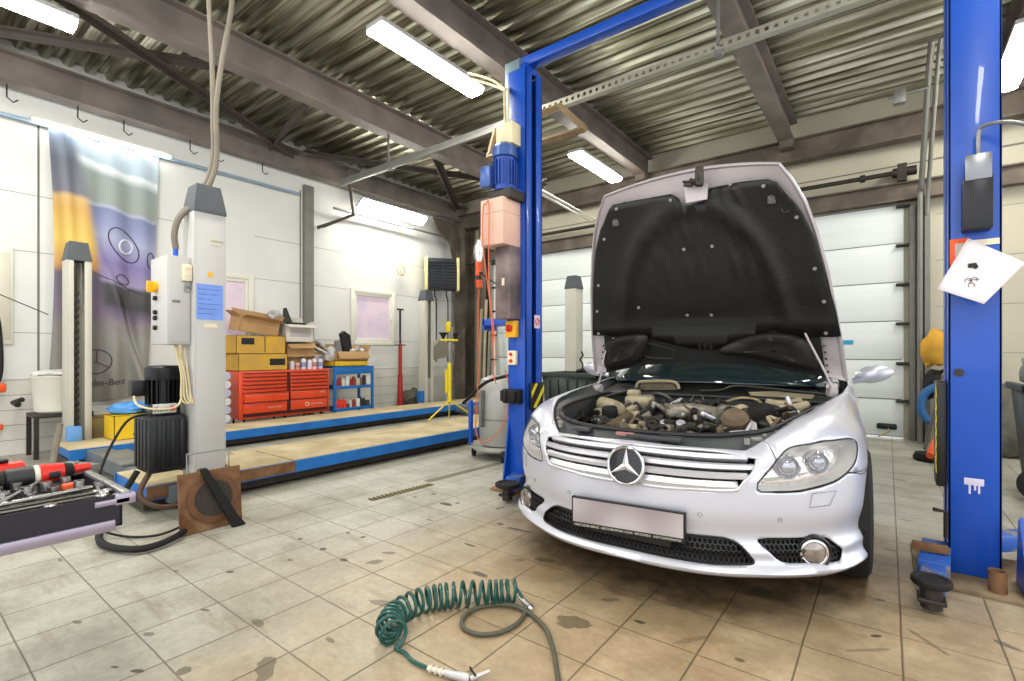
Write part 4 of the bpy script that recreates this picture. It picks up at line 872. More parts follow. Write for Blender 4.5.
# spanners and sockets
M_chr = mat('chrome_tool', '#a9a7a4', .25, .95, var=.15, scale=20)
def spanner(x, y0, y1, z, lb, dx=0):
    mb = MB(); a, b_ = V((x, y0, z)), V((x+dx, y1, z)); mb.tube([a, b_], .006, 6, flat=.6); 
    mb.torus(b_+V((0, .012, 0)), (0, 0, 1), .014, .005, 14, 6); d = a-V((0, .012, 0)); mb.torus(d, (0, 0, 1), .011, .005, 14, 6)
    o = mb.build('spanner', M_chr); tag(o, lb, 'spanner', 'spanners in the open drawer'); return o
spanner(-1.965, .2, .44, .704, 'chrome spanner along the near rim of the open drawer'); spanner(-1.98, .0, .32, .7, 'chrome spanner second from the near rim of the drawer', .01); spanner(-2.01, .08, .46, .703, 'long chrome spanner third from the near rim', -.01); spanner(-2.04, .1, .44, .70, 'chrome spanner just before the row of sockets')
o = MB().cyl((-1.995, -.05, .712), (-2.02, .17, .712), .014, n=12, bev=.003).cyl((-2.02, .17, .712), (-2.07, .45, .712), .007, n=8).build('ratchet_handle', M_chr); tag(o, 'black-gripped chrome ratchet lying across the spanners', 'ratchet')
for k in range(26):
    x = -2.07-.03*(k % 5)-rs.uniform(0, .01); y = .18+.055*(k//5)+rs.uniform(0, .02)
    o = MB().lathe([(.008, 0), (.014, 0), (.014, .03), (.009, .03), (.009, .005)], (x, y, .70-.03+.03*((k*7)%3)/2+.01), n=10, close=True).build('socket_bit', M_chr); tag(o, 'small chrome socket in the jumble inside the open drawer', 'socket', 'sockets in the open drawer')
o = MB().box((-2.14, .385, .70), (-2.11, .425, .725), .006).build('orange_bit', M_orange); tag(o, 'small orange plastic piece among the sockets', 'tool part')
o = MB().box((-2.49, -.11, .606), (-1.96, .49, .668), .004).build('drawer_liner', mat('liner_dark', '#1d1b20', .8)); tag(o, 'dark tool insert filling the open drawer', 'insert')
o = MB().cyl((-2.5, .5, .73), (-1.93, .2, .73), .004, n=6).build('thin_rod', M_galv); tag(o, 'thin steel rod lying diagonally over the drawer', 'rod')
# ================================================================= silver coupe
CAR0 = V((-.955, 2.13, 0)); CTH = math.radians(4.0); cct, sct = math.cos(CTH), math.sin(CTH)
def cray(px, py):
    r = ray(px, py); o = -CAR0
    return V((o.x*cct+o.y*sct, -o.x*sct+o.y*cct, CAM_H)), V((r.x*cct+r.y*sct, -r.x*sct+r.y*cct, r.z))
def cY(px, py, y): o, r = cray(px, py); return o+r*((y-o.y)/r.y)
def cZ(px, py, z): o, r = cray(px, py); return o+r*((z-o.z)/r.z)
def cproj(p):
    X = CAR0.x+p.x*cct-p.y*sct; Y = CAR0.y+p.x*sct+p.y*cct
    lat = X*CY+Y*SY; d = -X*SY+Y*CY; return (512+FPX*lat/d, HOR-FPX*(p.z-CAM_H)/d)
car = thing('car', (0, 0, 0), 'silver two-door car with its hood wide open between the blue lift posts', 'car')
M_paint = mat('silver_paint', '#c6c7d1', .36, .42, var=.01, scale=2, coat=.6)
M_inner = mat('inner_panel_silver', '#b5acae', .5, .35, var=.06, scale=6)
M_chrome = mat('chrome', '#d6d6d8', .12, 1., var=.02)
M_satin = mat('satin_silver', '#c6c5ca', .38, .55, var=.03)
M_plast = mat('engine_bay_plastic', '#35383a', .5, var=.15, scale=14, bump=.15)
M_pitch = mat('bay_black', '#121212', .7, var=.2)
M_seal = mat('seal_rubber', '#1b1a1c', .5)
M_glass = mat('windscreen_glass', '#16262a', .06, var=.05, coat=.5)
M_lens = bpy.data.materials.new('headlight_lens'); M_lens.use_nodes = True
_b = M_lens.node_tree.nodes['Principled BSDF']; _b.inputs['Base Color'].default_value = (.9, .92, .95, 1); _b.inputs['Roughness'].default_value = .05; _b.inputs['Alpha'].default_value = .10; _b.inputs['Specular IOR Level'].default_value = .8; _b.inputs['Coat Weight'].default_value = 1
PLAN = [(0, 0), (.15, .004), (.3, .028), (.42, .072), (.53, .135), (.63, .205), (.72, .285), (.80, .375), (.865, .485), (.91, .61), (.935, .76), (.95, .95), (.955, 1.3), (.95, 1.9), (.95, 2.6), (.945, 3.4), (.93, 4.0), (.90, 4.4), (.83, 4.7), (.68, 4.88), (.4, 4.97), (0, 5.0)]
_pl = catmull([V((p[0], p[1], 0)) for p in PLAN], 16); _pl[0] = V((0, 0, 0))
_al = [0.]
for a, b_ in zip(_pl, _pl[1:]): _al.append(_al[-1]+(b_-a).length)
UMAX = _al[-1]
import bisect
def plan(u):
    u = max(0, min(UMAX, u)); i = min(len(_al)-2, max(0, bisect.bisect(_al, u)-1)); t = (u-_al[i])/max(1e-9, _al[i+1]-_al[i])
    p = _pl[i].lerp(_pl[i+1], t)
    i0, i1 = max(0, i-4), min(len(_pl)-1, i+5); d = _pl[i1]-_pl[i0]
    if u < .1: d = V((1, (u/.1)*d.y/max(d.x, .01), 0))
    d.normalize(); return p, V((d.y, -d.x, 0))    # outward normal
def u_at(x=None, y=None):
    for k in range(1, len(_pl)):
        if x is not None and _pl[k].x >= x: return _al[k]
        if y is not None and _pl[k].y >= y: return _al[k]
def interp(t, tab):
    if t <= tab[0][0]: return tab[0][1:]
    for a, b_ in zip(tab, tab[1:]):
        if t <= b_[0]:
            k = (t-a[0])/(b_[0]-a[0]); k = k*k*(3-2*k) if False else k
            return tuple(a[j]+(b_[j]-a[j])*k for j in range(1, len(a)))
    return tab[-1][1:]
ZM = .60
# (y-ish along arc) -> top inset, top z, roundness
TOP = [(0, .085, .735, .35), (.43, .10, .722, .4), (.545, .10, .715, .5), (.67, .13, .765, .7), (.79, .165, .805, .85), (.91, .20, .835, 1), (1.04, .215, .85, 1), (1.35, .22, .872, 1), (1.7, .175, .888, 1), (2.1, .115, .90, 1), (2.5, .075, .93, 1), (4.2, .08, .95, 1), (4.9, .12, .96, 1), (5.3, .2, .97, 1), (UMAX, .18, .95, .8)]
BOT = [(0, .205), (.5, .20), (.85, .19), (1.1, .2), (1.3, .21), (4.4, .21), (5.2, .24), (UMAX, .26)]
def relief(u, z):
    """outward offset of the lower skin"""
    f = 1 if u < 1.15 else max(0, 1-(u-1.15)/.25)
    lip = .034*math.exp(-((z-.222)/.022)**2)+.010*math.exp(-((z-.30)/.018)**2)
    if u > .85: lip *= 1-.35*min(1, (u-.85)/.3)
    rec = -.018*math.exp(-((z-.36)/.06)**2)
    return f*(lip+rec)-(.03*max(0, (.45-z)/.25)**2 if u > 1.3 else 0)
def S(u, v, off=0.):
    s = -1 if u < 0 else 1; au = abs(u); p, n = plan(au)
    ti, tz, rd = interp(au, TOP); zb = interp(au, BOT)[0]
    if v <= 1: z = zb+(ZM-zb)*v; ins = -relief(au, z)
    else:
        t = v-1; th = t*PI/2
        ins = ti*((1-rd)*(t**1.4)+rd*(1-math.cos(th))); z = ZM+(tz-ZM)*((1-rd)*t+rd*math.sin(th))
    q = p-n*ins; r = V((q.x*s, q.y, z))
    if off:
        e = 1e-3; a = S(u+e, v)-S(u-e, v); b_ = S(u, min(2, v+e*3))-S(u, v-e*3); nn = a.cross(b_)
        if nn.length > 1e-12:
            nn.normalize(); r = r+nn*off*(1)    # +off = outwards (front: -y)
    return r
_n = S(0.3, .9, .01)-S(.3, .9); SGN = 1 if _n.y < 0 else -1
_g = [[(u_*.02, v_*.05, cproj(S(u_*.02, v_*.05))) for v_ in range(0, 41)] for u_ in range(0, 75)]
def loc(px, py):
    best = min((( (c[2][0]-px)**2+(c[2][1]-py)**2, c[0], c[1]) for r in _g for c in r))
    u, v = best[1], best[2]
    for _ in range(8):
        p = cproj(S(u, v)); e = 1e-3; pu = cproj(S(u+e, v)); pv = cproj(S(u, v+e if v < 1.99 else v-e)); sv = 1 if v < 1.99 else -1
        a, b_, c, d = (pu[0]-p[0])/e, sv*(pv[0]-p[0])/e, (pu[1]-p[1])/e, sv*(pv[1]-p[1])/e
        det = a*d-b_*c
        if abs(det) < 1e-6: break
        ex, ey = px-p[0], py-p[1]; du, dv = (d*ex-b_*ey)/det, (-c*ex+a*ey)/det
        u = u+max(-.05, min(.05, du)); v = max(0, min(2, v+max(-.1, min(.1, dv))))
    return (u, v)
WV = .42
def inpoly(p, poly):
    x, y = p; c = False; n = len(poly)
    for i in range(n):
        x1, y1 = poly[i]; x2, y2 = poly[(i+1) % n]
        if (y1 > y) != (y2 > y) and x < (x2-x1)*(y-y1)/(y2-y1)+x1: c = not c
    return c
def dense(poly, st=.02):
    out = []
    for i in range(len(poly)):
        a, b_ = poly[i], poly[(i+1) % len(poly)]; l = math.hypot(b_[0]-a[0], (b_[1]-a[1])*WV); n = max(1, int(l/st))
        for k in range(n): out.append((a[0]+(b_[0]-a[0])*k/n, a[1]+(b_[1]-a[1])*k/n))
    return out
def smooth_poly(poly, k=5):
    return [(p.x, p.y) for p in catmull([V((a, b_, 0)) for a, b_ in poly], k, True)]
def spanel(outline, holes=(), st=.022, off=0., mb=None, fn=None):
    """triangulated patch of the body surface bounded by outline (u,v) with holes"""
    mb = mb or MB(); fn = fn or (lambda u, v: S(u, v, off*SGN))
    outline = dense(outline, st); holes = [dense(h, st*.7) for h in holes]
    vs, es = [], []
    for poly in [outline]+holes:
        b0 = len(vs); vs += [V((a, b_*WV)) for a, b_ in poly]; es += [(b0+i, b0+(i+1) % len(poly)) for i in range(len(poly))]
    us = [p[0] for p in outline]; ws = [p[1] for p in outline]
    u = math.floor(min(us)/st)*st
    allp = [outline]+holes
    def neard(pu, pv):
        for poly in allp:
            for a, b_ in poly:
                if (a-pu)**2+((b_-pv)*WV)**2 < (st*.45)**2: return True
        return False
    while u < max(us):
        v = min(ws)
        while v < max(ws):
            if inpoly((u, v), outline) and not any(inpoly((u, v), h) for h in holes) and not neard(u, v): vs.append(V((u, v*WV)))
            v += st/WV
        u += st
    r = delaunay_2d_cdt(vs, es, [], 0, 1e-6)
    co = [fn(p.x, p.y/WV) for p in r[0]]; bv = [mb.bm.verts.new(c) for c in co]
    for f in r[2]:
        cx = sum(r[0][i].x for i in f)/3; cw = sum(r[0][i].y for i in f)/3/WV
        if inpoly((cx, cw), outline) and not any(inpoly((cx, cw), h) for h in holes): mb._f([bv[i] for i in f])
    for v_ in [v_ for v_ in mb.bm.verts if not v_.link_faces]: mb.bm.verts.remove(v_)
    return mb
def mir(poly): return [(-a, b_) for a, b_ in reversed(poly)]
def sjoin(poly):   # right-half trace -> closed symmetric outline (trace runs top centre -> right -> bottom centre)
    return poly+[(-a, b_) for a, b_ in reversed(poly)]
# ---- traced features (right half of the nose)
GR = [loc(*p) for p in ((651, 446.5), (700, 450), (735, 454), (755, 458), (756, 464), (751, 475), (741, 486), (730, 490.5), (700, 489.5), (665, 487.5))]
gu_top, gu_bot = GR[0], GR[-1]
GR = [(0, GR[0][1])]+[p for p in GR if p[0] > .03]+[(0, GR[-1][1])]
LM = [loc(*p) for p in ((690, 534.5), (710, 536.5), (728, 539), (741, 546), (750, 556), (754, 562), (748, 564.5), (720, 564.5), (700, 562.5), (675, 558.5), (650, 553.5))]
LM = [(0, LM[0][1])]+LM+[(0, LM[-1][1])]
FG = [loc(*p) for p in ((758, 539), (790, 538), (822, 537), (834, 542), (843, 551), (841, 559), (833, 562), (805, 563), (782, 562), (768, 551))]
HL = [loc(*p) for p in ((757, 489.5), (766, 474), (778, 459), (789, 448), (810, 444), (832, 440.5), (850, 438.5), (856.5, 442), (857.5, 452), (855, 463), (848, 472), (836, 480.5), (820, 486), (800, 490.5), (778, 491.5))]
WSH = [loc(*p) for p in ((812, 493.5), (836, 490.5), (829, 505), (809, 507.5))]
uAx = u_at(y=.95)
def arch(uc, r=.365, zc=.335, n=16):
    out = []
    for k in range(n+1):
        a = PI-PI*k/n; u = uc+r*math.cos(a); z = zc+r*math.sin(a)
        zb = interp(u, BOT)[0]; out.append((u, (z-zb)/(ZM-zb) if z < ZM else 1+2/PI*math.asin(min(1, (z-ZM)/(interp(u, TOP)[1]-ZM)))))
    return out
AR = arch(uAx); AR[0] = (AR[0][0], 0); AR[-1] = (AR[-1][0], 0)
RRx = u_at(y=3.9); ARR = arch(RRx); ARR[0] = (ARR[0][0], 0); ARR[-1] = (ARR[-1][0], 0)
# split line between bumper and fender : from the outer lower headlight corner to the arch
hl_out = loc(848, 472); SPL = [(u_, v_) for u_, v_ in ((hl_out[0]+.004, hl_out[1]), loc(856, 478), (uAx-.365+.05, 1.02))]
am = min(range(len(AR)), key=lambda i: abs(AR[i][1]-1.0) if i < 8 else 9)
top_bumper = [(0, 2), (.43, 2), (.50, 2)]
# bumper: centre top -> along top to inner headlight corner -> under the headlight -> arch front edge -> down
in_top = min(HL, key=lambda p: abs(p[1]-max(q[1] for q in HL))+p[0]*.5)
hl_lower = [HL[0]]+[HL[i] for i in (14, 13, 12, 11, 10)]
half = [(0, 2.0), (.30, 2.0), (.46, 2.0), (HL[2][0]-.012, 2.0), (HL[2][0]-.01, HL[2][1]), (HL[1][0]-.008, HL[1][1])]+[(a, b_-.02) for a, b_ in hl_lower]+[(AR[am][0], AR[am][1])]+[AR[i] for i in range(am-1, -1, -1)]+[(.7, 0), (.35, 0), (0, 0)]
outl = half+[(-a, b_) for a, b_ in reversed(half)]
dd = []
for p in outl:
    if not dd or abs(p[0]-dd[-1][0])+abs(p[1]-dd[-1][1]) > 1e-4: dd.append(p)
if abs(dd[0][0]-dd[-1][0])+abs(dd[0][1]-dd[-1][1]) < 1e-4: dd.pop()
bump = spanel(dd, [smooth_poly(sjoin(GR), 3), smooth_poly(sjoin(LM), 3), smooth_poly(FG, 3), smooth_poly(mir(FG), 3)], .0125).build('front_bumper', M_paint, car, solid=.006, angle=50)
# ---- fenders, doors, quarters
uD0, uD1 = u_at(y=1.55), u_at(y=3.05)
for sgn in (1, -1):
    mr = (lambda P: P) if sgn > 0 else mir
    f_out = [(a, b_+.0) for a, b_ in ((HL[2][0]-.008, 2.0),)]+[(1.2, 2.0), (uD0-.004, 2.0), (uD0-.004, 0.0)]+[AR[i] for i in range(len(AR)-1, am-1, -1)]+[(a, b_-.008) for a, b_ in [HL[10]]]+[(a+.004, b_) for a, b_ in (HL[9], HL[8], HL[7])]+[(HL[6][0], HL[6][1]+.012), (HL[5][0], HL[5][1]+.012), (HL[4][0], HL[4][1]+.012), (HL[3][0], HL[3][1]+.012), (HL[2][0]-.006, HL[2][1]+.01)]
    spanel(mr(f_out), [], .022).build('fender', M_paint, car, solid=.006, angle=50)
    spanel(mr([(uD0+.002, 2), (uD1-.002, 2), (uD1-.002, .03), (uD0+.002, .03)]), [], .05).build('door', M_paint, car, solid=.006, angle=50)
    spanel(mr([(uD1+.002, 2), (u_at(y=4.75), 2), (u_at(y=4.75), 0)]+[ARR[i] for i in range(len(ARR)-1, -1, -1)]+[(uD1+.002, 0)]), [], .05).build('quarter_panel', M_paint, car, solid=.006, angle=50)
    spanel(mr([(uD0+.01, .03), (uD1, .03), (uD1, 0), (uD0+.01, 0)]), [], .05, -.01).build('sill', M_paint, car)
    # inner side of wheel arches
    for uc, nm in ((uAx, 0), (RRx, 1)):
        yc = plan(uc)[0].y; mb = MB(); rr = []
        for k in range(13):
            a = PI*k/12; rr.append([(sgn*x, yc+.37*math.cos(a), .335+.37*math.sin(a)) for x in (.60, .80, .93)])
        mb.grid(rr).build('wheel_arch_liner', M_rubber, car)
ub = u_at(y=4.75)
spanel([(ub+.003, 2), (UMAX, 2), (UMAX, 0), (ub+.003, 0)], [], .05).m(0)
mb = MB(); spanel([(ub+.003, 2), (UMAX, 2), (UMAX, 0), (ub+.003, 0)], [], .05, 0, mb); spanel(mir([(ub+.003, 2), (UMAX, 2), (UMAX, 0), (ub+.003, 0)]), [], .05, 0, mb); mb.build('rear_bumper', M_paint, car, solid=.006)
# panel shut line seen beside the headlight
for sgn in (1, -1):
    pts = [S(sgn*u_, v_, .001*SGN) for u_, v_ in (HL[10], ((HL[10][0]+AR[am][0])/2, (HL[10][1]+AR[am][1])/2-.03), AR[am])]
    MB().tube(pts, .0022, 6, smooth=6).build('shut_line', M_seal, car)
# ---- grille
def gs(u, v, off): return S(u, v, off*SGN)
spanel(smooth_poly(sjoin(GR), 3), [], .03, -.055).build('grille_backing', M_pitch, car)
# silver surround
ring = [p for p in smooth_poly(sjoin(GR), 4)]
MB().tube([gs(a, b_, .002) for a, b_ in ring], .0065, 8, True).build('grille_surround', M_satin, car)
vt, vb = GR[0][1], GR[-1][1]
gl = MB()
def uspan(v):
    us_ = [a for a, b_ in dense(smooth_poly(sjoin(GR), 3), .004) if abs(b_-v) < .035 and a > 0]
    return min(us_) if us_ else .4
def gedge(v):
    P = smooth_poly(sjoin(GR), 3); best = 0
    for i in range(len(P)):
        (a, b_), (c, d) = P[i], P[(i+1) % len(P)]
        if (b_-v)*(d-v) <= 0 and abs(d-b_) > 1e-9: best = max(best, a+(c-a)*(v-b_)/(d-b_))
    return best
def slat(f0, f1, nm, m, out=.0):
    v0, v1 = vt+(vb-vt)*f0, vt+(vb-vt)*f1; ue = gedge((v0+v1)/2)-.006; mb = MB(); rows = []
    for i in range(61):
        u = -ue+2*ue*i/60
        a, b_ = gs(u, v0, -.008+out), gs(u, v1, .0+out); c = gs(u, v1-.02, -.03+out); a2 = gs(u, v0, -.03+out)
        mid = gs(u, (v0+v1)/2, .006+out)
        rows.append([a2, a, mid, b_, c])
    mb.grid(rows).build(nm, m, car, solid=.002)
slat(.01, .22, 'grille_top_bar', M_satin, .004); slat(.32, .52, 'grille_slat', M_satin); slat(.60, .80, 'grille_slat', M_satin); slat(.88, .99, 'grille_slat', M_satin)
# fine mesh behind
def hexnet(poly, r, off, thick, m, nm, parent, sy=1., skip=None):
    mb = MB(); P = poly; us_ = [p[0] for p in P]; vs_ = [p[1] for p in P]; dx = r*math.sqrt(3); dy = 1.5*r; row = 0
    w = min(vs_)*WV
    # height scale of v at this zone: metres per v
    um = (min(us_)+max(us_))/2 if abs(min(us_)+max(us_)) > .3 else 0.2
    vm = (min(vs_)+max(vs_))/2; hz = (S(um, vm+.02)-S(um, vm-.02)).length/.04
    z = min(vs_)*hz
    while z < max(vs_)*hz+dy:
        u = min(us_)+(dx/2 if row % 2 else 0)
        while u < max(us_)+dx:
            if inpoly((u, z/hz), P) and not (skip and math.hypot(u-skip[0], z-skip[1]*hz) < .066):
                for k in range(6):
                    a0, a1 = PI/6+k*PI/3, PI/6+(k+1)*PI/3
                    q = []
                    for aa, rr in ((a0, r), (a1, r), (a1, r*thick), (a0, r*thick)): q.append(S(u+rr*math.cos(aa), (z+rr*math.sin(aa)*sy)/hz, off*SGN))
                    q2 = [S(u+rr*math.cos(aa), (z+rr*math.sin(aa)*sy)/hz, (off-.008)*SGN) for aa, rr in ((a0, r*thick), (a1, r*thick))]
                    vv = [mb.bm.verts.new(x) for x in q]; mb._f(vv); w2 = [mb.bm.verts.new(x) for x in q2]; mb._f([vv[3], vv[2], w2[1], w2[0]])
            u += dx
        z += dy; row += 1
    return mb.build(nm, m, parent, angle=20)
M_net = mat('mesh_black', '#151517', .35, var=.05)
hexnet(smooth_poly(sjoin(GR), 3), .012, -.04, .75, M_net, 'grille_mesh', car)
LMp, FGp = smooth_poly(sjoin(LM), 3), smooth_poly(FG, 3)
hexnet(LMp, .0125, -.014, .80, M_net, 'intake_mesh', car)
spanel(LMp, [], .03, -.045).build('intake_backing', M_pitch, car)
MB().tube([gs(a, b_, -.002) for a, b_ in smooth_poly(sjoin(LM), 3)], .005, 6, True).build('intake_edge', M_net, car)
fc = loc(817.3, 550.3)
for sgn in (1, -1):
    P = FGp if sgn > 0 else mir(FGp)
    hexnet(P, .0125, -.012, .80, M_net, 'side_intake_mesh', car)
    spanel(P, [], .03, -.05).build('side_intake_backing', M_pitch, car)
    c = gs(sgn*fc[0], fc[1], -.036); ax_ = (gs(sgn*(fc[0]-.1), fc[1], .1)-gs(sgn*(fc[0]-.1), fc[1], 0)).normalized(); ax_ = V((ax_.x*.55, ax_.y, 0)).normalized()
    fl = MB().lathe([(.0, .02), (.046, .03), (.047, .034), (.05, .036), (.058, .034), (.06, .026), (.06, 0), (0, 0)], c, ax_, 28).build('fog_lamp', M_chrome, car)
    MB().lathe([(0, .040), (.03, .038), (.045, .032)], c, ax_, 24).build('fog_lens', mat('fog_lens', '#8f857d' if sgn > 0 else '#b0a878', .08, .6, coat=1., var=.4, scale=30), fl)
    MB().lathe([(.062, -.01), (.062, .03), (.07, .034), (.076, .02), (.076, -.01)], c, ax_, 28).build('fog_bezel', M_net, fl)
    # headlight
    Hs = [(a, b_) for a, b_ in smooth_poly(HL, 3)]; Hp = Hs if sgn > 0 else mir(Hs)
    hl = spanel(Hp, [], .022, -.004).build('headlight', M_lens, car, angle=60)
    spanel(Hp, [], .03, -.075).build('headlight_housing', mat('reflector_silver', '#d2cfcc', .18, .8, var=.25, scale=14, bump=.8, bscale=18), hl)
    MB().tube([gs(a, b_, -.001) for a, b_ in Hp], .0032, 6, True).build('headlight_gasket', M_seal, hl)
    w_ = MB(); w_.grid([[gs(a, b_, -.004) for a, b_ in Hp+Hp[:1]], [gs(a, b_, -.075) for a, b_ in Hp+Hp[:1]]]).build('headlight_wall', mat('lamp_wall', '#c2bfbc', .35, .4, var=.1), hl)
    for (px, py), r in (((795, 464), .042), ((828, 461), .04)):
        uu = loc(px, py); c = gs(sgn*uu[0], uu[1], -.06); a2 = V((sgn*.38, -1, 0)).normalized()
        MB().lathe([(0, .03), (r*.5, .028), (r*.85, .016), (r, .0)], c, a2, 28).build('projector_lens', mat('projector_glass', '#9a9ba6', .04, .75, coat=1., var=.3, scale=30), hl)
        MB().lathe([(r, -.02), (r*1.02, .012), (r*1.12, .018), (r*1.3, .01), (r*1.34, -.02)], c, a2, 28).build('projector_bezel', M_chrome, hl)
    uu = loc(775, 480); MB().tube([gs(sgn*loc(x, y)[0], loc(x, y)[1], -.03) for x, y in ((765, 484), (790, 483), (815, 480), (835, 474))], .005, 8, smooth=4).build('indicator_strip', mat('indicator_amber', '#b09a90', .3, var=.3), hl)
    # washer flap and parking sensors
    Wp = WSH if sgn > 0 else mir(WSH)
    MB().tube([gs(a, b_, .0038) for a, b_ in smooth_poly(Wp, 1)], .0014, 5, True).build('washer_flap_gap', mat('gap_grey', '#77747c', .6), car)
    for px, py in ((700, 514.5), (780, 520)):
        uu = loc(px, py); c = gs(sgn*uu[0], uu[1], .001); MB().torus(c, (gs(sgn*uu[0], uu[1], .05)-c), .009, .0012, 18, 5).build('parking_sensor', mat('gap_grey', '#77747c', .6), car)
# ---- badge
sc_ = V((0, -.022, .635)); bd = V((0, -1, .12)).normalized()
em = MB().torus(sc_, bd, .083, .0075, 40, 8).build('star_emblem', M_chrome, car)
MB().lathe([(0, -.012), (.082, -.012), (.082, -.004), (0, -.004)], sc_, bd, 40).build('emblem_disc', mat('emblem_black', '#0c0b0d', .3, coat=.4), em)
st_ = MB(); upv = V((0, .12, 1)).normalized(); rt = V((1, 0, 0))
for k in range(3):
    a = PI/2+k*2*PI/3; tip = sc_+rt*math.cos(a)*.082+upv*math.sin(a)*.082
    for s in (-1, 1):
        a2 = a+s*PI/3; inn = sc_+rt*math.cos(a2)*.017+upv*math.sin(a2)*.017; top = sc_+bd*.010
        vs = [st_.bm.verts.new(x) for x in (sc_-bd*.004, inn-bd*.0, tip+bd*.0, top)]
        st_._f([vs[3], vs[1], vs[2]])
st_.build('emblem_star', M_satin, em, angle=5)
# ---- registration plate with frame (blurred, no characters)
pz0, pz1 = .318, .462; pl = thing('x', (0, 0, 0), '', ''); bpy.data.objects.remove(pl)
tl, tr_, br, bl = V((-.268, -.012, .462)), V((.268, -.018, .470)), V((.268, -.018, .335)), V((-.268, -.012, .300))
tl = V((-.268, -.03, .456)); tr_ = V((.268, -.03, .466)); br = V((.268, -.03, .336)); bl = V((-.268, -.03, .312))
def pq(u, v, d=0): return tl.lerp(tr_, u).lerp(bl.lerp(br, u), v)+V((0, -d, 0))
pf = MB().prism([pq(0, 0), pq(1, 0), pq(1, 1), pq(0, 1)], (0, .02, 0)).build('plate_frame', M_black, car, solid=0)
MB().prism([pq(.015, .05, .003), pq(.985, .05, .003), pq(.985, .83, .003), pq(.015, .83, .003)], (0, .003, 0)).build('registration_plate', mat('plate_blur', '#aca3a4', .5, var=.0, scale=4.5, col2='#8c8283', mix=(.35, .65), detail=0), pf)
tm = MB(); text_mesh(tm, 'MERCEDES-BENZ  АВТОФИРМА КАМ  МОСКВА  АВТОМОБИЛИ', (0, 0, 0), (1, 0, 0), (0, 0, 1), .013, 0, .5)
for v_ in tm.bm.verts: v_.co = pq(.03+v_.co.x/.5*.94*1.0 if True else 0, .955-v_.co.z/.013*.085, .0035)
tm.build('frame_lettering', M_pvc, pf)
MB().box((-.2, -.012, .30), (.2, .02, .45)).build('plate_bracket', M_net, pf)
# ---- hood (open)
HD = [(1.60, .870, .965), (1.50, .845, 1.18), (1.40, .812, 1.40), (1.30, .772, 1.63), (1.20, .718, 1.86), (1.12, .665, 2.02), (1.05, .60, 2.145), (1.0, .535, 2.235)]
def hd(s, t, off=0.):
    """s -1..1 across, t 0 (hinge) .. 1 (front edge); off>0 towards the back (outer skin)"""
    k = t*(len(HD)-1); i = min(len(HD)-2, int(k)); f = k-i; y, w_, z = (HD[i][j]+(HD[i+1][j]-HD[i][j])*f for j in range(3))
    cr = (1-s*s)
    p = V((s*w_, y, z)); p.z += cr*(.085*t**3+.125*max(0, 1-t*3.2)**1.5); p.y += cr*(.06-.10*max(0, 1-t*3.2))
    nrm = V((.0, .87, .45)).normalized(); return p+nrm*off
hd_N = 28
def hgrid(off, s0=-1, s1=1, t0=0, t1=1, n=28): return [[hd(s0+(s1-s0)*i/n, t0+(t1-t0)*j/n, off) for i in range(n+1)] for j in range(n+1)]
mb = MB(); A = hgrid(.035); B = hgrid(.018)
mb.grid(A); mb.grid(B)
rim = lambda G: [G[0][i] for i in range(hd_N+1)]+[G[j][hd_N] for j in range(1, hd_N+1)]+[G[hd_N][i] for i in range(hd_N-1, -1, -1)]+[G[j][0] for j in range(hd_N-1, 0, -1)]
mb.grid([rim(A), rim(hgrid(0))], True)
hood = mb.build('hood', M_paint, car, angle=40)
# inner frame (border ring) with fold
fr = []
def ringpts(k_s, k_t0, k_t1, off, n=24):
    P = [];
    for i in range(n): P.append(hd(-k_s+2*k_s*i/n, k_t0, off))
    for i in range(n): P.append(hd(k_s, k_t0+(k_t1-k_t0)*i/n, off))
    for i in range(n): P.append(hd(k_s-2*k_s*i/n, k_t1, off))
    for i in range(n): P.append(hd(-k_s, k_t1-(k_t1-k_t0)*i/n, off))
    return P
mb = MB(); mb.grid([ringpts(1, 0, 1, 0), ringpts(.985, .005, .99, -.008), ringpts(.965, .02, .975, .004), ringpts(.80, .1, .86, .008)], True)
inner = mb.build('inner_frame', M_inner, hood, angle=30)
MB().grid(hgrid(.012, -.97, .97, .0, .97)).build('inner_skin', M_inner, hood)
# insulation mat (traced outline mapped on the hood)
def h_uv(px, py):
    best = None
    for j in range(0, 61):
        for i in range(-30, 31):
            p = cproj(hd(i/30, j/60)); d = (p[0]-px)**2+(p[1]-py)**2
            if best is None or d < best[0]: best = (d, i/30, j/60)
    s, t = best[1], best[2]
    for _ in range(6):
        e = 1e-3; p = cproj(hd(s, t)); a = cproj(hd(s+e, t)); b_ = cproj(hd(s, t+e)); a, c = (a[0]-p[0])/e, (a[1]-p[1])/e; b2, d2 = (b_[0]-p[0])/e, (b_[1]-p[1])/e
        det = a*d2-b2*c; ex, ey = px-p[0], py-p[1]
        if abs(det) < 1e-6: break
        s += (d2*ex-b2*ey)/det; t += (-c*ex+a*ey)/det; s = max(-1, min(1, s)); t = max(0, min(1, t))
    return s, t
PAD = [h_uv(*p) for p in ((594, 334), (594.5, 290), (597, 250), (602, 228), (614, 204), (650, 197), (672, 193), (680, 197), (685, 204), (697, 201), (706, 199), (709, 188), (740, 181), (768, 178), (777, 181), (790, 196), (803, 212), (814, 235), (826, 275), (835, 305), (841, 335), (800, 335), (772, 328), (745, 338), (715, 348), (690, 346), (665, 340), (640, 334))]
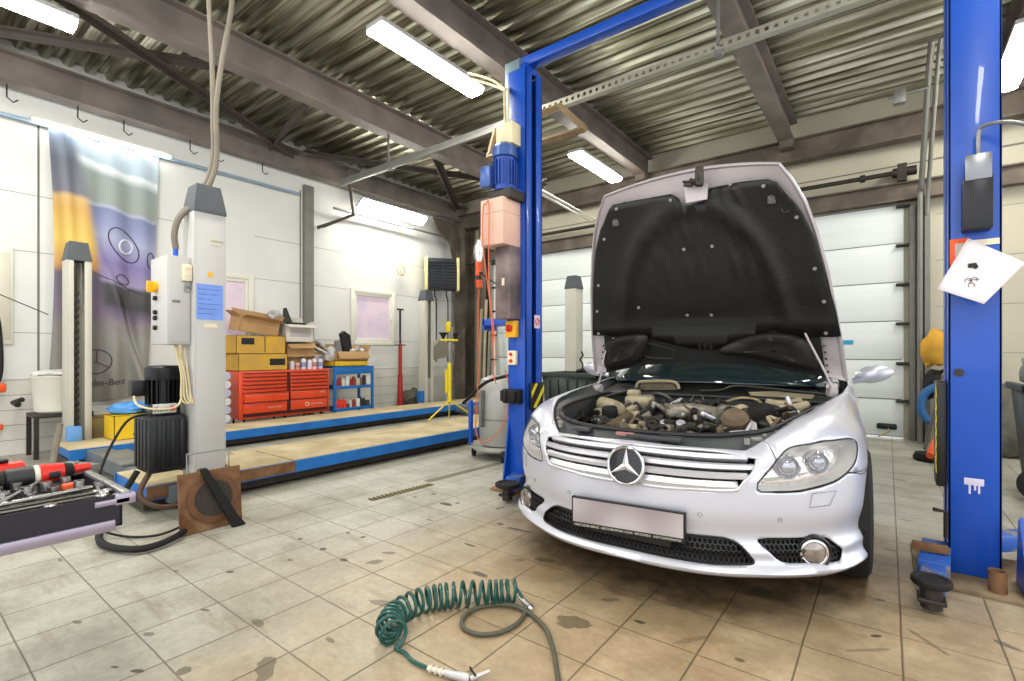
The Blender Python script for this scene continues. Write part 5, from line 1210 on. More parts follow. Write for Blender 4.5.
def padfn(u, v):
    s, t = u, v; k = .0
    # pressed ribs and pads of the mat
    k += .028*math.exp(-((math.hypot(s*1.0, (t-.30)*1.35)-.66)/.06)**2)*(1 if t > .3 else .4)
    k -= .03*math.exp(-((t-.27-.05*s*s)/.03)**2)*(1-abs(s)**4)
    for cx, cy in ((-.32, .62), (0, .66), (.42, .66), (-.3, .48), (0, .5), (.4, .5), (.42, .8)): k += .012*math.exp(-((math.hypot(s-cx, (t-cy)*1.4)-.07)/.025)**2)
    e = min(1, 0+min(1-abs(s)*.98, t*1.0, 1-t)*12)
    return hd(s, t, -.012-.016*max(0, e)-k*1.0)
mb = MB(); mb = spanel([(a, b_) for a, b_ in PAD], [], .022, 0, mb, padfn)
pad = mb.build('hood_insulation', mat('insulation_black', '#100f0e', .5, var=.25, scale=12, bump=.2, bscale=50), hood, angle=60, solid=.004)
M_clip = mat('clip_grey', '#8d8a88', .4, .4)
for px, py in ((618, 208), (606, 238), (600, 284), (598.5, 310), (600, 332), (764, 185), (797, 216), (815, 267), (824, 300), (826, 331), (685, 248), (713, 245), (640, 306), (688, 314), (712, 314), (625, 200), (672, 199), (731, 183)):
    s, t = h_uv(px, py); c = padfn(s, t)+V((0, -.008, -.003)); MB().lathe([(0, -.004), (.010, -.003), (.012, .003), (0, .004)], c, (0, 1, .4), 10).build('trim_clip', M_clip, pad)
for (px, py), nm in (((617, 221), 'hood_bumper'), ((772, 198), 'hood_bumper')):
    s, t = h_uv(px, py); c = padfn(s, t); MB().obox(c, (.045, .02, .06), rz=.2, bev=.008).torus(c+V((0, -.012, 0)), (0, 1, 0), .015, .004, 14, 6).build(nm, mat('bumper_grey', '#55514f', .5), hood)
s, t = h_uv(786, 208); MB().torus(padfn(s, t), (0, 1, 0), .02, .006, 16, 6).build('pull_ring', M_black, hood)
# latch
lp = cY(695, 183, 1.02); lt = MB().prism([cY(684, 185, 1.035), cY(708, 183, 1.035), cY(707, 199, 1.05), cY(686, 203, 1.05)], (0, .015, 0)).build('latch_plate', M_inner, hood)
q = cY(700, 176, 1.0); MB().obox(q+V((0, -.02, -.01)), (.05, .05, .12), rz=.3, bev=.012).obox(q+V((-.07, -.01, -.045)), (.05, .03, .02), ry=.2, bev=.004).cyl(q+V((-.10, -.01, -.02)), q+V((-.02, -.03, -.04)), .008, n=8).obox(q+V((-.035, 0, -.03)), (.06, .04, .03), ry=.4, bev=.006).torus(q+V((-.0, -.03, -.02)), (1, 0, 0), .022, .007, 16, 6).build('hood_latch', M_darksteel, hood)
# dark cowl lobes hanging between hood and screen
LB1 = [(607, 345), (611, 338), (625, 333), (645, 331.5), (650, 338), (646, 352), (640, 358), (622, 364), (609, 366), (606, 358)]
LB2 = [(724, 344), (740, 336), (765, 330), (790, 331), (805, 336), (813, 345), (818, 358), (815, 366), (800, 365), (770, 358), (745, 353), (722, 350)]
def onhood(x, y, off):
    s, t = h_uv(x, y); return hd(s, t, off)
M_lobe = mat('cowl_plastic', '#1d1a19', .55, var=.12, scale=8)
for LBp in (LB1, LB2):
    cpt = V((0, 0, 0)); O = catmull([onhood(x, y, -.05) for x, y in LBp], 4, True)
    for p in O: cpt += p
    cpt /= len(O); mb = MB()
    mb.grid([[p+V((0, .02, 0)) for p in O], O, [p.lerp(cpt, .12)+V((0, -.025, 0)) for p in O], [p.lerp(cpt, .45)+V((0, -.035, 0)) for p in O], [p.lerp(cpt, .5)+V((0, -.028, 0)) for p in O], [p.lerp(cpt, .95)+V((0, -.03, 0)) for p in O]], True)
    mb.build('cowl_cover', M_lobe, hood, angle=50)
mb = MB(); mb.grid([[hd(-.865+1.73*i/20, .0+.34*j/8, -.016) for i in range(21)] for j in range(9)]).build('cowl_closing_panel', M_pitch, hood)
mb = MB(); mb.tube([onhood(x, y, -.06) for x, y in ((651, 340), (672, 345), (677, 347), (674, 355), (652, 354), (647, 352))], .006, 6, True).build('duct_frame', M_lobe, hood)
# hinge struts with silver inner strips
for sgn, P in ((1, ((805, 333), (811, 345), (820, 362), (826, 374), (832, 388))), (-1, ((614, 338), (606, 350), (603, 362), (601, 375), (598, 386)))):
    MB().tube([cY(x, y, 1.44) for x, y in P], .007, 8, smooth=3).build('hinge_arm', M_inner, hood)
    mb = MB()
    for k in range(6):
        x, y = (826+1.0*k, 345+6.5*k) if sgn > 0 else (602-.6*k, 345+6.5*k); p = onhood(x+(-2 if sgn > 0 else 2), y, -.012); mb.obox(p, (.014, .006, .013), rz=.2*k, bev=.002)
    mb.build('hinge_holes', M_darksteel, hood)
    mb = MB(); c = cY(832 if sgn > 0 else 598, 390, 1.5); mb.obox(c, (.05, .09, .09), rz=.3*sgn, bev=.015).cyl(c+V((-.03, -.02, .02)), c+V((.03, -.02, .02)), .02); mb.build('hood_hinge', M_inner, car)
# ---- engine bay
SEAL = [(0, .17, .757), (.28, .20, .760), (.44, .27, .772), (.55, .385, .788), (.62, .60, .812), (.68, 1.0, .82), (.745, 1.58, .82)]
sr = catmull([V(p) for p in SEAL], 8)
full = [V((-p.x, p.y, p.z)) for p in reversed(sr[1:])]+sr
MB().tube([p+V((0, 0, .008)) for p in full], .012, 8).build('bay_seal', M_seal, car)
MB().tube([V((-.745, 1.585, .828)), V((0, 1.60, .833)), V((.745, 1.585, .828))], .014, 8, smooth=6).build('cowl_seal', M_seal, car)
# tray between the shut line and the seal
outer = []
for i, p in enumerate(sr):
    t = i/(len(sr)-1); 
    uo = .0+t*(u_at(y=1.60)-0.0) if False else None
N_ = 60; tray = []
usl = [0, .2, .4, .55, .70, .85, 1.0, 1.15, 1.4, 1.8, u_at(y=1.6)]
tt = [0, .12, .25, .36, .46, .55, .63, .70, .78, .89, 1]
for k in range(N_+1):
    t = k/N_; j = max(i for i in range(len(tt)) if tt[i] <= t+1e-9); j = min(j, len(tt)-2); f = (t-tt[j])/(tt[j+1]-tt[j]); u = usl[j]+(usl[j+1]-usl[j])*f
    a = S(u, 2.0); ip = sr[min(len(sr)-1, int(round(t*(len(sr)-1))))]; i0 = t*(len(sr)-1); ia = min(len(sr)-2, int(i0)); ip = sr[ia].lerp(sr[ia+1], i0-ia)
    tray.append([a+V((0, 0, -.002)), a.lerp(ip, .12)+V((0, 0, -.022)), a.lerp(ip, .5)+V((0, 0, -.012)), a.lerp(ip, .9)+V((0, 0, .0)), ip, ip+V((0, 0, -.25))])
rows = [[V((-p.x, p.y, p.z)) for p in r] for r in reversed(tray[1:])]+tray
MB().grid(rows).build('bay_tray', M_plast, car, angle=50)
MB().box((-.60, .42, .42), (.60, 1.68, .46)).build('bay_floor', M_pitch, car)
MB().grid([[(-.76, 1.6, .82), (.76, 1.6, .82)], [(-.76, 1.66, .45), (.76, 1.66, .45)]]).build('bulkhead', M_plast, car)
# details on the tray
mb = MB()
for x, y, sx, sy in ((.06, .10, .10, .018), (.16, .115, .06, .03), (-.3, .16, .05, .03)): mb.box((x-sx, y-sy, .745), (x+sx, y+sy, .765), .006)
mb.build('latch_bracket', M_plast, car)
MB().box((-.09, .085, .752), (.0, .105, .768), .004).build('red_label', mat('label_dullred', '#a06a66', .5), car)
for sgn in (1, -1):
    mb = MB()
    for k in range(5): mb.obox((sgn*(.50+.03*k), .30+.055*k, .757+.012*k), (.05, .02, .02), rz=.5*sgn+k, bev=.005)
    mb.cyl((sgn*.47, .24, .74), (sgn*.47, .24, .765), .012, n=10)
    mb.build('headlight_bracket', mat('bracket_dusty', '#7f7c74', .6, var=.3, scale=30), car)
def ez(px, py, z): return cY(px, py, max(.36, .42+(436-py)/42*1.05))
M_cast = mat('cast_alloy', '#8e877a', .5, .5, var=.35, scale=22, bump=.3); M_creamp = mat('reservoir_cream', '#a3977c', .5, var=.2, scale=18); M_brownp = mat('dusty_brown', '#5f4f3c', .7, var=.25, scale=16); M_hosed = mat('hose_black', '#201f1f', .5, var=.2)
def ep(nm, mb, m): return mb.build(nm, m, car)
# block and covers
mb = MB(); mb.box((-.26, .62, .46), (.28, 1.45, .60), .03); ep('engine_block', mb, M_cast)
MB().box((-.58, .5, .47), (-.28, 1.5, .58), .03).box((.30, .5, .47), (.58, 1.5, .58), .03).build('wing_tray', mat('bay_side', '#46423c', .6, .2, var=.3, scale=15), car)
MB().box((-.50, .30, .50), (.50, .40, .72), .02).build('radiator_shroud', M_hosed, car)
for s in (-1, 1): ep('cylinder_head_cover', MB().obox((s*.21, 1.02, .63), (.17, .75, .10), ry=s*.5, bev=.03), mat('head_cover', '#3b3936', .5, .3, var=.3, scale=20))
p = ez(692, 398, .745); c = MB().obox((p.x, p.y, .72), (.30, .22, .035), rz=-.03, bev=.01)
for k in range(7): c.obox((p.x-.12+.04*k, p.y, .745), (.012, .19, .014), rz=-.03, bev=.003)
ep('ribbed_cover', c, mat('cover_ribbed', '#6f6c66', .45, .5, var=.2, scale=30))
MB().tube([ez(690, 401, .76), ez(694, 396, .80), ez(702, 396, .80), ez(705, 402, .76)], .004, 6).build('wire_bail', M_galv, car)
ep('intake_manifold', MB().tube([ez(668, 412, .68), ez(685, 410, .70), ez(705, 412, .70), ez(720, 416, .68)], .045, 12, smooth=5), M_cast)
ep('throttle_pipe', MB().tube([ez(645, 416, .64), ez(652, 408, .68), ez(665, 406, .70)], .035, 12, smooth=5), M_hosed)
ep('round_pulley', MB().torus(ez(652, 424, .62), (0, -.5, .9), .055, .016, 24, 8).torus(ez(652, 424, .62), (0, -.5, .9), .025, .012, 18, 8), M_darksteel)
ep('air_inlet_pot', MB().lathe([(0, .0), (.06, 0), (.068, .02), (.068, .07), (.05, .095), (0, .10)], ez(736, 428, .63), (0, -.55, .83), 24), M_brownp)
ep('air_inlet_snout', MB().tube([ez(608, 430, .66), ez(618, 424, .69), ez(628, 417, .71)], .038, 12, smooth=4), M_brownp)
ep('coolant_tank', MB().tube([ez(602, 404, .74), ez(610, 406, .745), ez(618, 410, .73)], .055, 12, smooth=4).box(ez(602, 408, .6)-V((.05, .05, .12)), ez(602, 408, .72)+V((.05, .05, 0)), .02), M_creamp)
ep('fuse_housing', MB().obox(ez(640, 400, .72), (.20, .16, .07), rz=.2, bev=.025).obox(ez(634, 393, .74), (.10, .1, .05), rz=.2, bev=.02), M_creamp)
ep('washer_filler', MB().lathe([(0, 0), (.05, 0), (.055, .02), (.05, .06), (0, .065)], ez(610, 416, .67), (0, -.2, 1), 20), M_hosed)
ep('filter_canister', MB().lathe([(0, 0), (.062, 0), (.066, .02), (.06, .07), (.03, .08), (0, .08)], ez(762, 418, .65), (0, -.2, 1), 22).obox(ez(770, 411, .68), (.16, .1, .07), rz=-.3, bev=.02), M_hosed)
ep('cream_duct', MB().tube([ez(768, 402, .75), ez(782, 404, .75), ez(800, 401, .76)], .022, 10, smooth=4).tube([ez(778, 412, .74), ez(792, 410, .74), ez(806, 405, .76)], lambda t: .045-.02*t, 12, smooth=4), M_creamp)
ep('duct_clamp', MB().torus(ez(786, 411, .735), (1, .3, 0), .046, .006, 20, 6), M_rust)
ep('fuel_pipe', MB().tube([ez(715, 415, .70), ez(722, 404, .76), ez(740, 398, .79), ez(757, 400, .78), ez(765, 408, .74)], .010, 8, smooth=6), mat('pipe_brass', '#9c8c6a', .4, .5))
ep('vacuum_hose', MB().tube([ez(708, 414, .70), ez(714, 405, .76), ez(728, 400, .78)], .012, 8, smooth=6), M_hosed)
ep('heater_hose', MB().tube([ez(640, 398, .74), ez(655, 394, .78), ez(668, 398, .76), ez(676, 408, .70)], .018, 8, smooth=6), M_hosed)
ep('cooling_hose', MB().tube([ez(700, 424, .62), ez(712, 420, .68), ez(722, 424, .66), ez(728, 432, .60)], .018, 8, smooth=6), M_hosed)
ep('cross_brace', MB().tube([ez(640, 388, .80), ez(600, 398, .78)], .012, 8), M_darksteel)
erd = random.Random(5)
M_dust = mat('dusty_grey', '#7c7566', .7, .1, var=.35, scale=24)
for k in range(210):
    px, py = erd.uniform(572, 822), erd.uniform(403, 437); z = 0; p = ez(px, py, z); mm = erd.choice([M_cast, M_dust, M_hosed, M_hosed, M_hosed, M_darksteel, M_darksteel, M_brownp, M_creamp, M_satin])
    if p.y > 1.5 or p.y < .28 or abs(p.x) > .65-max(0, .6-p.y)*.5: continue
    t = k % 4
    if t == 0: ep('engine_bracket', MB().obox(p, (erd.uniform(.03, .09), erd.uniform(.03, .06), .04), rz=erd.uniform(0, 3), ry=erd.uniform(-.5, .5), bev=.008), mm)
    elif t == 1: ep('engine_fitting', MB().cyl(p-V((0, 0, .04)), p+V((erd.uniform(-.03, .03), erd.uniform(-.03, .03), erd.uniform(.01, .03))), erd.uniform(.014, .03), n=12, bev=.003), mm)
    elif t == 2: ep('engine_hose', MB().tube([p, p+V((erd.uniform(-.08, .08), erd.uniform(-.05, .1), .04)), p+V((erd.uniform(-.15, .15), erd.uniform(0, .15), -.03))], erd.uniform(.008, .016), 7, smooth=5), mm)
    else: ep('engine_casting', MB().blob(p-V((0, 0, .02)), erd.uniform(.025, .05), sq=(1.2, 1, .8), jit=.25, rs=erd), mm)
# cowl: air filter box, trim rail
MB().tube([cY(636, 389, 1.66), cY(638, 383, 1.66), cY(645, 381.5, 1.66), cY(670, 381.5, 1.66), cY(677, 384, 1.66), cY(679, 389, 1.66)], .012, 8, smooth=4).build('cabin_filter_frame', mat('filter_tan', '#8f8467', .7, var=.2), car)
MB().prism([cY(638, 390, 1.67), cY(641, 383, 1.67), cY(673, 383, 1.67), cY(677, 390, 1.67)], (0, .03, 0)).build('cabin_filter', mat('filter_dark', '#5a5140', .8, var=.3, scale=30), car)
MB().grid([[(-.80, 1.60, .83), (0, 1.60, .84), (.80, 1.60, .83)], [(-.80, 1.78, .865), (0, 1.72, .87), (.80, 1.78, .865)], [(-.74, 1.86, .90), (0, 1.72, .93), (.74, 1.86, .90)]]).build('cowl_panel', M_pitch, car)
MB().tube([cY(700, 391, 1.64), cY(722, 390, 1.64), cY(740, 386, 1.64), (.62, 1.66, .885), (.76, 1.70, .87)], .010, 8, smooth=5).build('cowl_trim', M_seal, car)
MB().prism([cY(748, 392, 1.66), cY(790, 391, 1.66), cY(815, 395, 1.66), cY(812, 399, 1.66), cY(752, 397, 1.66)], (0, .02, 0)).build('cowl_vent', mat('filter_tan', '#8f8467', .7, var=.2), car)
# ---- glasshouse
WSb = [(-.80, 1.98, .925), (-.72, 1.80, .92), (-.4, 1.70, .925), (0, 1.67, .93), (.4, 1.70, .925), (.72, 1.80, .92), (.80, 1.98, .925)]
RF = [(-.61, 2.72, 1.30), (-.55, 2.62, 1.345), (-.3, 2.55, 1.375), (0, 2.53, 1.385), (.3, 2.55, 1.375), (.55, 2.62, 1.345), (.61, 2.72, 1.30)]
RR = [(-.60, 3.55, 1.31), (-.54, 3.55, 1.36), (-.3, 3.58, 1.39), (0, 3.6, 1.395), (.3, 3.58, 1.39), (.54, 3.55, 1.36), (.60, 3.55, 1.31)]
RB = [(-.76, 4.25, .98), (-.68, 4.35, 1.0), (-.35, 4.42, 1.02), (0, 4.44, 1.025), (.35, 4.42, 1.02), (.68, 4.35, 1.0), (.76, 4.25, .98)]
def loft(a, b_, n=8, bow=.0): return [[V(p).lerp(V(q), k/n)+V((0, 0, bow*math.sin(PI*k/n))) for p, q in zip(catmull([V(x) for x in a], 4), catmull([V(x) for x in b_], 4))] for k in range(n+1)]
MB().grid(loft(WSb, RF, 8, .02)).build('windscreen', M_glass, car, solid=.005)
MB().grid(loft(RF, RR, 8, .025)).build('roof', M_paint, car, solid=.01)
MB().grid(loft(RR, RB, 8, .03)).build('rear_window', M_glass, car, solid=.005)
for s in (1, -1):
    bl = [V((s*.82, 1.98, .925)), V((s*.875, 2.6, .95)), V((s*.87, 3.3, .955)), V((s*.85, 3.9, .96)), V((s*.76, 4.25, .98))]; tp_ = [V((s*.80, 1.98, .93)), V((s*.61, 2.72, 1.30)), V((s*.60, 3.2, 1.315)), V((s*.60, 3.55, 1.31)), V((s*.76, 4.25, .985))]
    A_, B_ = catmull(bl, 6), catmull(tp_, 6); MB().grid([A_, [a.lerp(b_, .5)+V((s*.02, 0, 0)) for a, b_ in zip(A_, B_)], B_]).build('side_window', M_glass, car, solid=.005)
    MB().tube([V((s*.80, 1.96, .925)), V((s*.70, 2.34, 1.14)), V((s*.605, 2.72, 1.315)), V((s*.595, 3.2, 1.335)), V((s*.60, 3.55, 1.325)), V((s*.67, 3.95, 1.16)), V((s*.77, 4.28, .985))], .028, 10, smooth=6).build('roof_pillar', M_paint, car)
    # door mirror
    pr_ = [V((s*.90, 1.98, .955)), V((s*.95, 1.97, .965)), V((s*1.0, 1.95, .985))]
    mr_ = MB().tube(pr_, .02, 10, smooth=3).build('door_mirror', M_paint, car)
    rows = []
    for k in range(11):
        t = k/10; x = .915+.21*t; r = math.sin(PI*min(1, max(0, (t*.94+.04))))**.55; h = .062*r*(1-.12*t)+.002; zc = 1.012+.01*t-.02*(1-t)
        rows.append([V((s*x, 1.95+.065*r*math.cos(a)*(1 if math.cos(a) < 0 else .5)-.02*(1-t), zc+h*math.sin(a))) for a in [2*PI*i/20 for i in range(20)]])
    MB().grid(rows, True).build('mirror_housing', M_paint, mr_, angle=60)
# trunk and deck
dk0 = [V((s_*.83, 4.15+.1*(1-abs(s_)), .965)) for s_ in (-1, -.5, 0, .5, 1)]
MB().grid([[V((x*.86, 4.2+.22*(1-x*x), .965+.05*(1-x*x))) for x in [i/8-1 for i in range(17)]], [V((x*.80, 4.6+.1*(1-x*x), .965+.045*(1-x*x))) for x in [i/8-1 for i in range(17)]], [V((x*.66, 4.80+.06*(1-x*x), .955+.03*(1-x*x))) for x in [i/8-1 for i in range(17)]]]).build('boot_lid', M_paint, car, solid=.008)
MB().box((-.7, .3, .17), (.7, 4.7, .22), .01).build('underbody', M_pitch, car)
MB().box((-.7, 1.9, .22), (.7, 4.2, .55), .05).box((-.6, 2.6, .55), (-.1, 3.2, 1.05), .08).box((.1, 2.6, .55), (.6, 3.2, 1.05), .08).build('cabin_interior', mat('interior_dark', '#26262a', .8), car)
MB().box((-.72, 1.75, .6), (.72, 2.15, .9), .05).build('dashboard', mat('interior_dark', '#26262a', .8), car)
# ---- wheels
M_tyre = mat('tyre', '#1b1a1a', .85, var=.2, bump=.4, bscale=80); M_rim = mat('rim_alloy', '#8c8d92', .3, .8)
for sgn in (1, -1):
    for yc in (.95, 3.9):
        c = V((sgn*.832, yc, .335)); ax_ = V((sgn, 0, 0))
        t_ = MB().lathe([(.235, -.11), (.30, -.118), (.325, -.10), (.334, -.06), (.334, -.02), (.328, -.015), (.328, -.008), (.334, -.003), (.334, .06), (.325, .105), (.30, .12), (.235, .11)], c, ax_, 48, close=True).build('wheel', M_tyre, car)
        r_ = MB().lathe([(.236, -.1), (.236, .105), (.225, .1), (.215, .06), (.215, -.1)], c, ax_, 40, close=True).lathe([(0, .04), (.05, .05), (.055, .03), (0, .02)], c, ax_, 24)
        for k in range(5):
            a = 2*PI*k/5; d = V((0, math.cos(a), math.sin(a))); t2 = V((0, -math.sin(a), math.cos(a)))
            r_.prism([c+d*.04+t2*.03+ax_*.04, c+d*.04-t2*.03+ax_*.04, c+d*.22-t2*.045+ax_*.075, c+d*.22+t2*.045+ax_*.075], -ax_*.03)
        r_.build('rim', M_rim, t_)
        MB().lathe([(0, -.02), (.16, -.02), (.16, 0), (0, 0)], c, ax_, 30).build('brake_disc', M_darksteel, t_)
car.location = CAR0; car.rotation_euler = (0, 0, CTH)
# ================================================================= floor things
M_teal = mat('coil_teal', '#0b4740', .35, coat=.3, var=.15, scale=20); M_hg = mat('hose_olive', '#4b4a3c', .6, var=.12, scale=10)
ch_ = thing('coil_hose', onZ(450, 610, 0), 'teal spiral air hose lying curled on the tiles before the car', 'hose')
axp = [(519, 602), (500, 604), (480, 605), (460, 606), (440, 609), (422, 613), (406, 620), (394, 630), (389, 641), (396, 650)]
R_ = .051; cen = catmull([onZ(x, y, 0)+V((0, 0, R_+.004)) for x, y in axp], 30)
L_ = [0]
for a, b_ in zip(cen, cen[1:]): L_.append(L_[-1]+(b_-a).length)
tot = L_[-1]; turns = 21.75; pts = []; j = 0
NT = int(turns*14)
for k in range(NT+1):
    f = k/NT; s_ = f*tot
    while j < len(L_)-2 and L_[j+1] < s_: j += 1
    c = cen[j].lerp(cen[j+1], (s_-L_[j])/max(1e-9, L_[j+1]-L_[j])); d = (cen[min(j+2, len(cen)-1)]-cen[max(0, j-1)]).normalized(); sd = V((d.y, -d.x, 0)).normalized()
    a = f*turns*2*PI; rr = R_*(1-.12*abs(f-.5)); lean_ = .012*math.sin(a*.13+1)
    pts.append(c+sd*math.cos(a)*rr+V((0, 0, 1))*(math.sin(a)*rr)+d*lean_)
pts = [onZ(522, 597, .09)]+pts
MB().tube(pts, .0078, 8).build('coil', M_teal, ch_)
tail = [pts[-3], pts[-1], onZ(405, 653, .010), onZ(413, 661, .01), onZ(428, 668, .012)]
MB().tube(tail, .0078, 8, smooth=8).build('hose_tail', M_teal, ch_)
a, b_ = onZ(519, 596, .055), onZ(529, 606, .02)
MB().cyl(a, b_, .011, n=10, bev=.002).cyl(b_, b_+(b_-a)*.3, .014, n=6).build('coupling', M_chr, ch_)
bg = thing('blow_gun', onZ(460, 675, 0), 'silver air gun at the end of the teal spiral hose', 'air tool')
g0, g1, g2 = onZ(428, 668, .014), onZ(445, 673, .016), onZ(470, 679, .018)
mb = MB()
for k in range(3): mb.torus(g0.lerp(g1, .2+.3*k), g1-g0, .011, .004, 16, 6)
mb.cyl(g0, g1, .009, n=12); mb.build('hose_clamp', M_pvc, bg)
MB().cyl(g1, g2, .012, .018, n=14, bev=.003).build('gun_body', mat('gun_silver', '#b9b4b4', .3, .5), bg)
MB().cyl(g2, onZ(490, 671, .03), .010, .006, n=12, bev=.002).build('nozzle', mat('gun_silver', '#b9b4b4', .3, .5), bg)
MB().tube([onZ(476, 676, .03), onZ(472, 671, .045), onZ(470, 667, .06)], .004, 6).build('trigger', M_darksteel, bg)
P = [(525, 607), (524, 615), (515, 625), (497, 633), (478, 634), (464, 628), (463, 618), (474, 609), (492, 605), (512, 607), (530, 614), (545, 628), (552, 645), (556, 665), (559, 690), (560, 720)]
hs_ = [onZ(x, y, .012) for x, y in P]; hs_[0].z = .024; hs_[9].z = .02; hs_[10].z = .014
o = MB().tube(hs_, .0095, 10, smooth=8).build('air_line', M_hg); tag(o, 'dull olive air line looping on the floor and leaving the picture at the bottom', 'hose')
# drain grating
dg = thing('floor_grating', (-3.35, 3.1, 0), 'narrow slotted drain grating set in the floor near the lift runway', 'grating')
a, b_ = onZ(370, 500, .002), onZ(432, 484, .002); d = (b_-a); mb = MB(); rz = math.atan2(d.y, d.x)
for k in range(16): mb.obox(a+d*(k+.5)/16+V((0, 0, .002)), (.010, .085, .006), rz=rz+.0)
mb.build('grate_bars', mat('grate_yellow', '#8d8050', .6), dg); MB().obox(a+d*.5+V((0, 0, .0005)), (d.length, .07, .002), rz=rz).build('grate_slot', M_pitch, dg)
a, b_ = onZ(435, 483, .001), onZ(500, 460, .001); d = b_-a; MB().obox(a+d*.5+V((0, 0, .0)), (d.length, .07, .006), rz=rz).build('cover_strip', mat('strip_dull', '#6f6a5c', .7), dg)
# ================================================================= oil drainer
od = thing('oil_drainer', (-3.42, 4.32, 0), 'grey waste-oil drainer tank on wheels behind the left blue post', 'drainer')
M_tankg = mat('tank_grey', '#a9a8a2', .4, .35, var=.12, scale=5)
MB().lathe([(0, .14), (.24, .14), (.26, .17), (.26, .78), (.24, .86), (.15, .90), (0, .91)], (-3.42, 4.32, 0), n=36).build('tank', M_tankg, od)
MB().lathe([(.26, .42), (.264, .425), (.264, .435), (.26, .44)], (-3.42, 4.32, 0), n=36, close=True).build('tank_seam', M_grey, od)
MB().lathe([(0, .09), (.33, .09), (.35, .11), (.35, .15), (.33, .13), (0, .13)], (-3.42, 4.32, 0), n=36).build('base_tray', M_tankg, od)
MB().box((-3.74, 4.1, .12), (-3.70, 4.14, .62), .004).build('upright', M_blue, od); MB().box((-3.50, 4.0, .35), (-3.47, 4.06, .75), .004).build('level_gauge', M_galv, od)
MB().tube([(-3.72, 4.0, .60), (-3.6, 3.95, .66), (-3.3, 3.9, .85), (-3.0, 3.95, .93)], .018, 8, smooth=6).build('suction_hose', M_rubber, od)
for x, y in ((-3.68, 4.13), (-3.2, 4.05), (-3.5, 4.62)): MB().lathe([(0, -.02), (.05, -.02), (.06, -.015), (.06, .015), (.05, .02), (0, .02)], (x, y, .06), (1, .6, 0), 20).build('wheel', M_rubber, od)
# ================================================================= tripod stand
tr = thing('tripod_stand', (-5.25, 5.15, 0), 'yellow tripod stand with a crossbar of clamps between the runways', 'stand')
M_ty = mat('tripod_yellow', '#d8c01c', .45)
top = onX(449.5, 345, -5.25); c = V((-5.25, top.y, 0)); MB().cyl(c+V((0, 0, .42)), c+V((0, 0, 1.0)), .028, n=14).build('pole', M_ty, tr)
MB().cyl(c+V((0, 0, 1.0)), c+V((0, 0, 1.35)), .018, n=12).build('inner_pole', M_galv, tr)
for px, py, z in ((427, 421, .21), (472, 413, .21), (456, 411, .0)):
    e = onZ(px, py, z) if z else V((c.x-.35, c.y+.3, .0)); e = c+(e-c).normalized()*0+V(((e.x-c.x)*.8, (e.y-c.y)*.9, 0)); e.z = .21 if z else .0
    MB().cyl(c+V((0, 0, .44)), e, .012, n=8).build('leg', M_ty, tr)
MB().box(c+V((-.03, -.16, 1.33)), c+V((.03, .16, 1.36)), .004).build('crossbar', M_ty, tr)
for k, dy in enumerate((-.13, .13)): MB().lathe([(0, 0), (.02, 0), (.03, .04), (.07, .09), (.065, .095), (0, .05)], c+V((0, dy, 1.36)), n=16).build('support_cup', M_black, tr)
MB().box(c+V((-.03, -.06, 1.46)), c+V((.03, .0, 1.62)), .01).build('yellow_block', M_ty, tr); MB().cyl(c+V((0, .05, 1.36)), c+V((0, .05, 1.55)), .02).build('clamp_screw', M_galv, tr)
MB().box(c+V((-.05, -.05, .55)), c+V((.0, -.03, .9)), .004).build('yellow_flag', M_ty, tr)
# ================================================================= red tall jack
rj = thing('transmission_jack', (-7.35, 6.15, 0), 'tall slim red jack with a black upper stem by the left wall', 'jack')
MB().cyl((-7.35, 6.15, .1), (-7.35, 6.15, .75), .06, .045, n=16).cyl((-7.35, 6.15, .75), (-7.35, 6.15, 1.32), .035, n=14).build('red_body', mat('jack_red', '#9c1f1a', .4, var=.15), rj)
MB().cyl((-7.35, 6.15, 1.3), (-7.35, 6.15, 1.98), .02, n=12).build('stem', M_darksteel, rj); MB().box((-7.37, 6.08, 1.96), (-7.33, 6.22, 1.99), .004).box((-7.37, 6.03, 1.29), (-7.33, 6.27, 1.31), .003).build('cross_handle', M_darksteel, rj)
MB().box((-7.5, 6.0, .0), (-7.2, 6.3, .06), .006).cyl((-7.35, 6.15, .05), (-7.35, 6.15, .12), .05).build('foot', M_darksteel, rj)
# ================================================================= fan heater on the wall
fh = thing('fan_heater', (0, 0, 0), 'black louvred fan heater with cream sides mounted on the left wall', 'heater')
HW, z0, z1 = .36, 2.46, 3.16
MB().box((-.28, -HW+.04, z0+.02), (-.02, HW-.04, z1-.02), .02).build('heater_casing', mat('heater_black', '#22262a', .45), fh)
for y in (-HW, HW-.06): MB().box((-.24, y, z0), (.02, y+.06, z1), .02).build('side_cover', mat('heater_cream', '#cfc489', .45), fh)
for k in range(9): MB().obox((-.005, 0, z0+.07+k*.066), (.05, HW*2-.13, .008), ry=.5).build('louvre', mat('louvre_black', '#2c3136', .35), fh)
MB().box((.005, -.008, z0+.04), (.015, .008, z1-.06)).build('louvre_bar', mat('louvre_black', '#2c3136', .35), fh)
MB().box((-.5, -.02, z1-.3), (-.27, .02, z1-.26), .003).build('wall_bracket', M_grey, fh)
for k, y in enumerate((-.15, .1)): MB().tube([(-.15, y, z0+.05), (-.15, y, z0-.12), (-.3, y+.05, z0-.25), (-.35, y+.05, z0-1.5)], .014, 8, smooth=5).build('water_pipe', M_darksteel, fh)
fh.location = (-7.40, 7.32, 0); fh.rotation_euler = (0, 0, math.radians(-38))
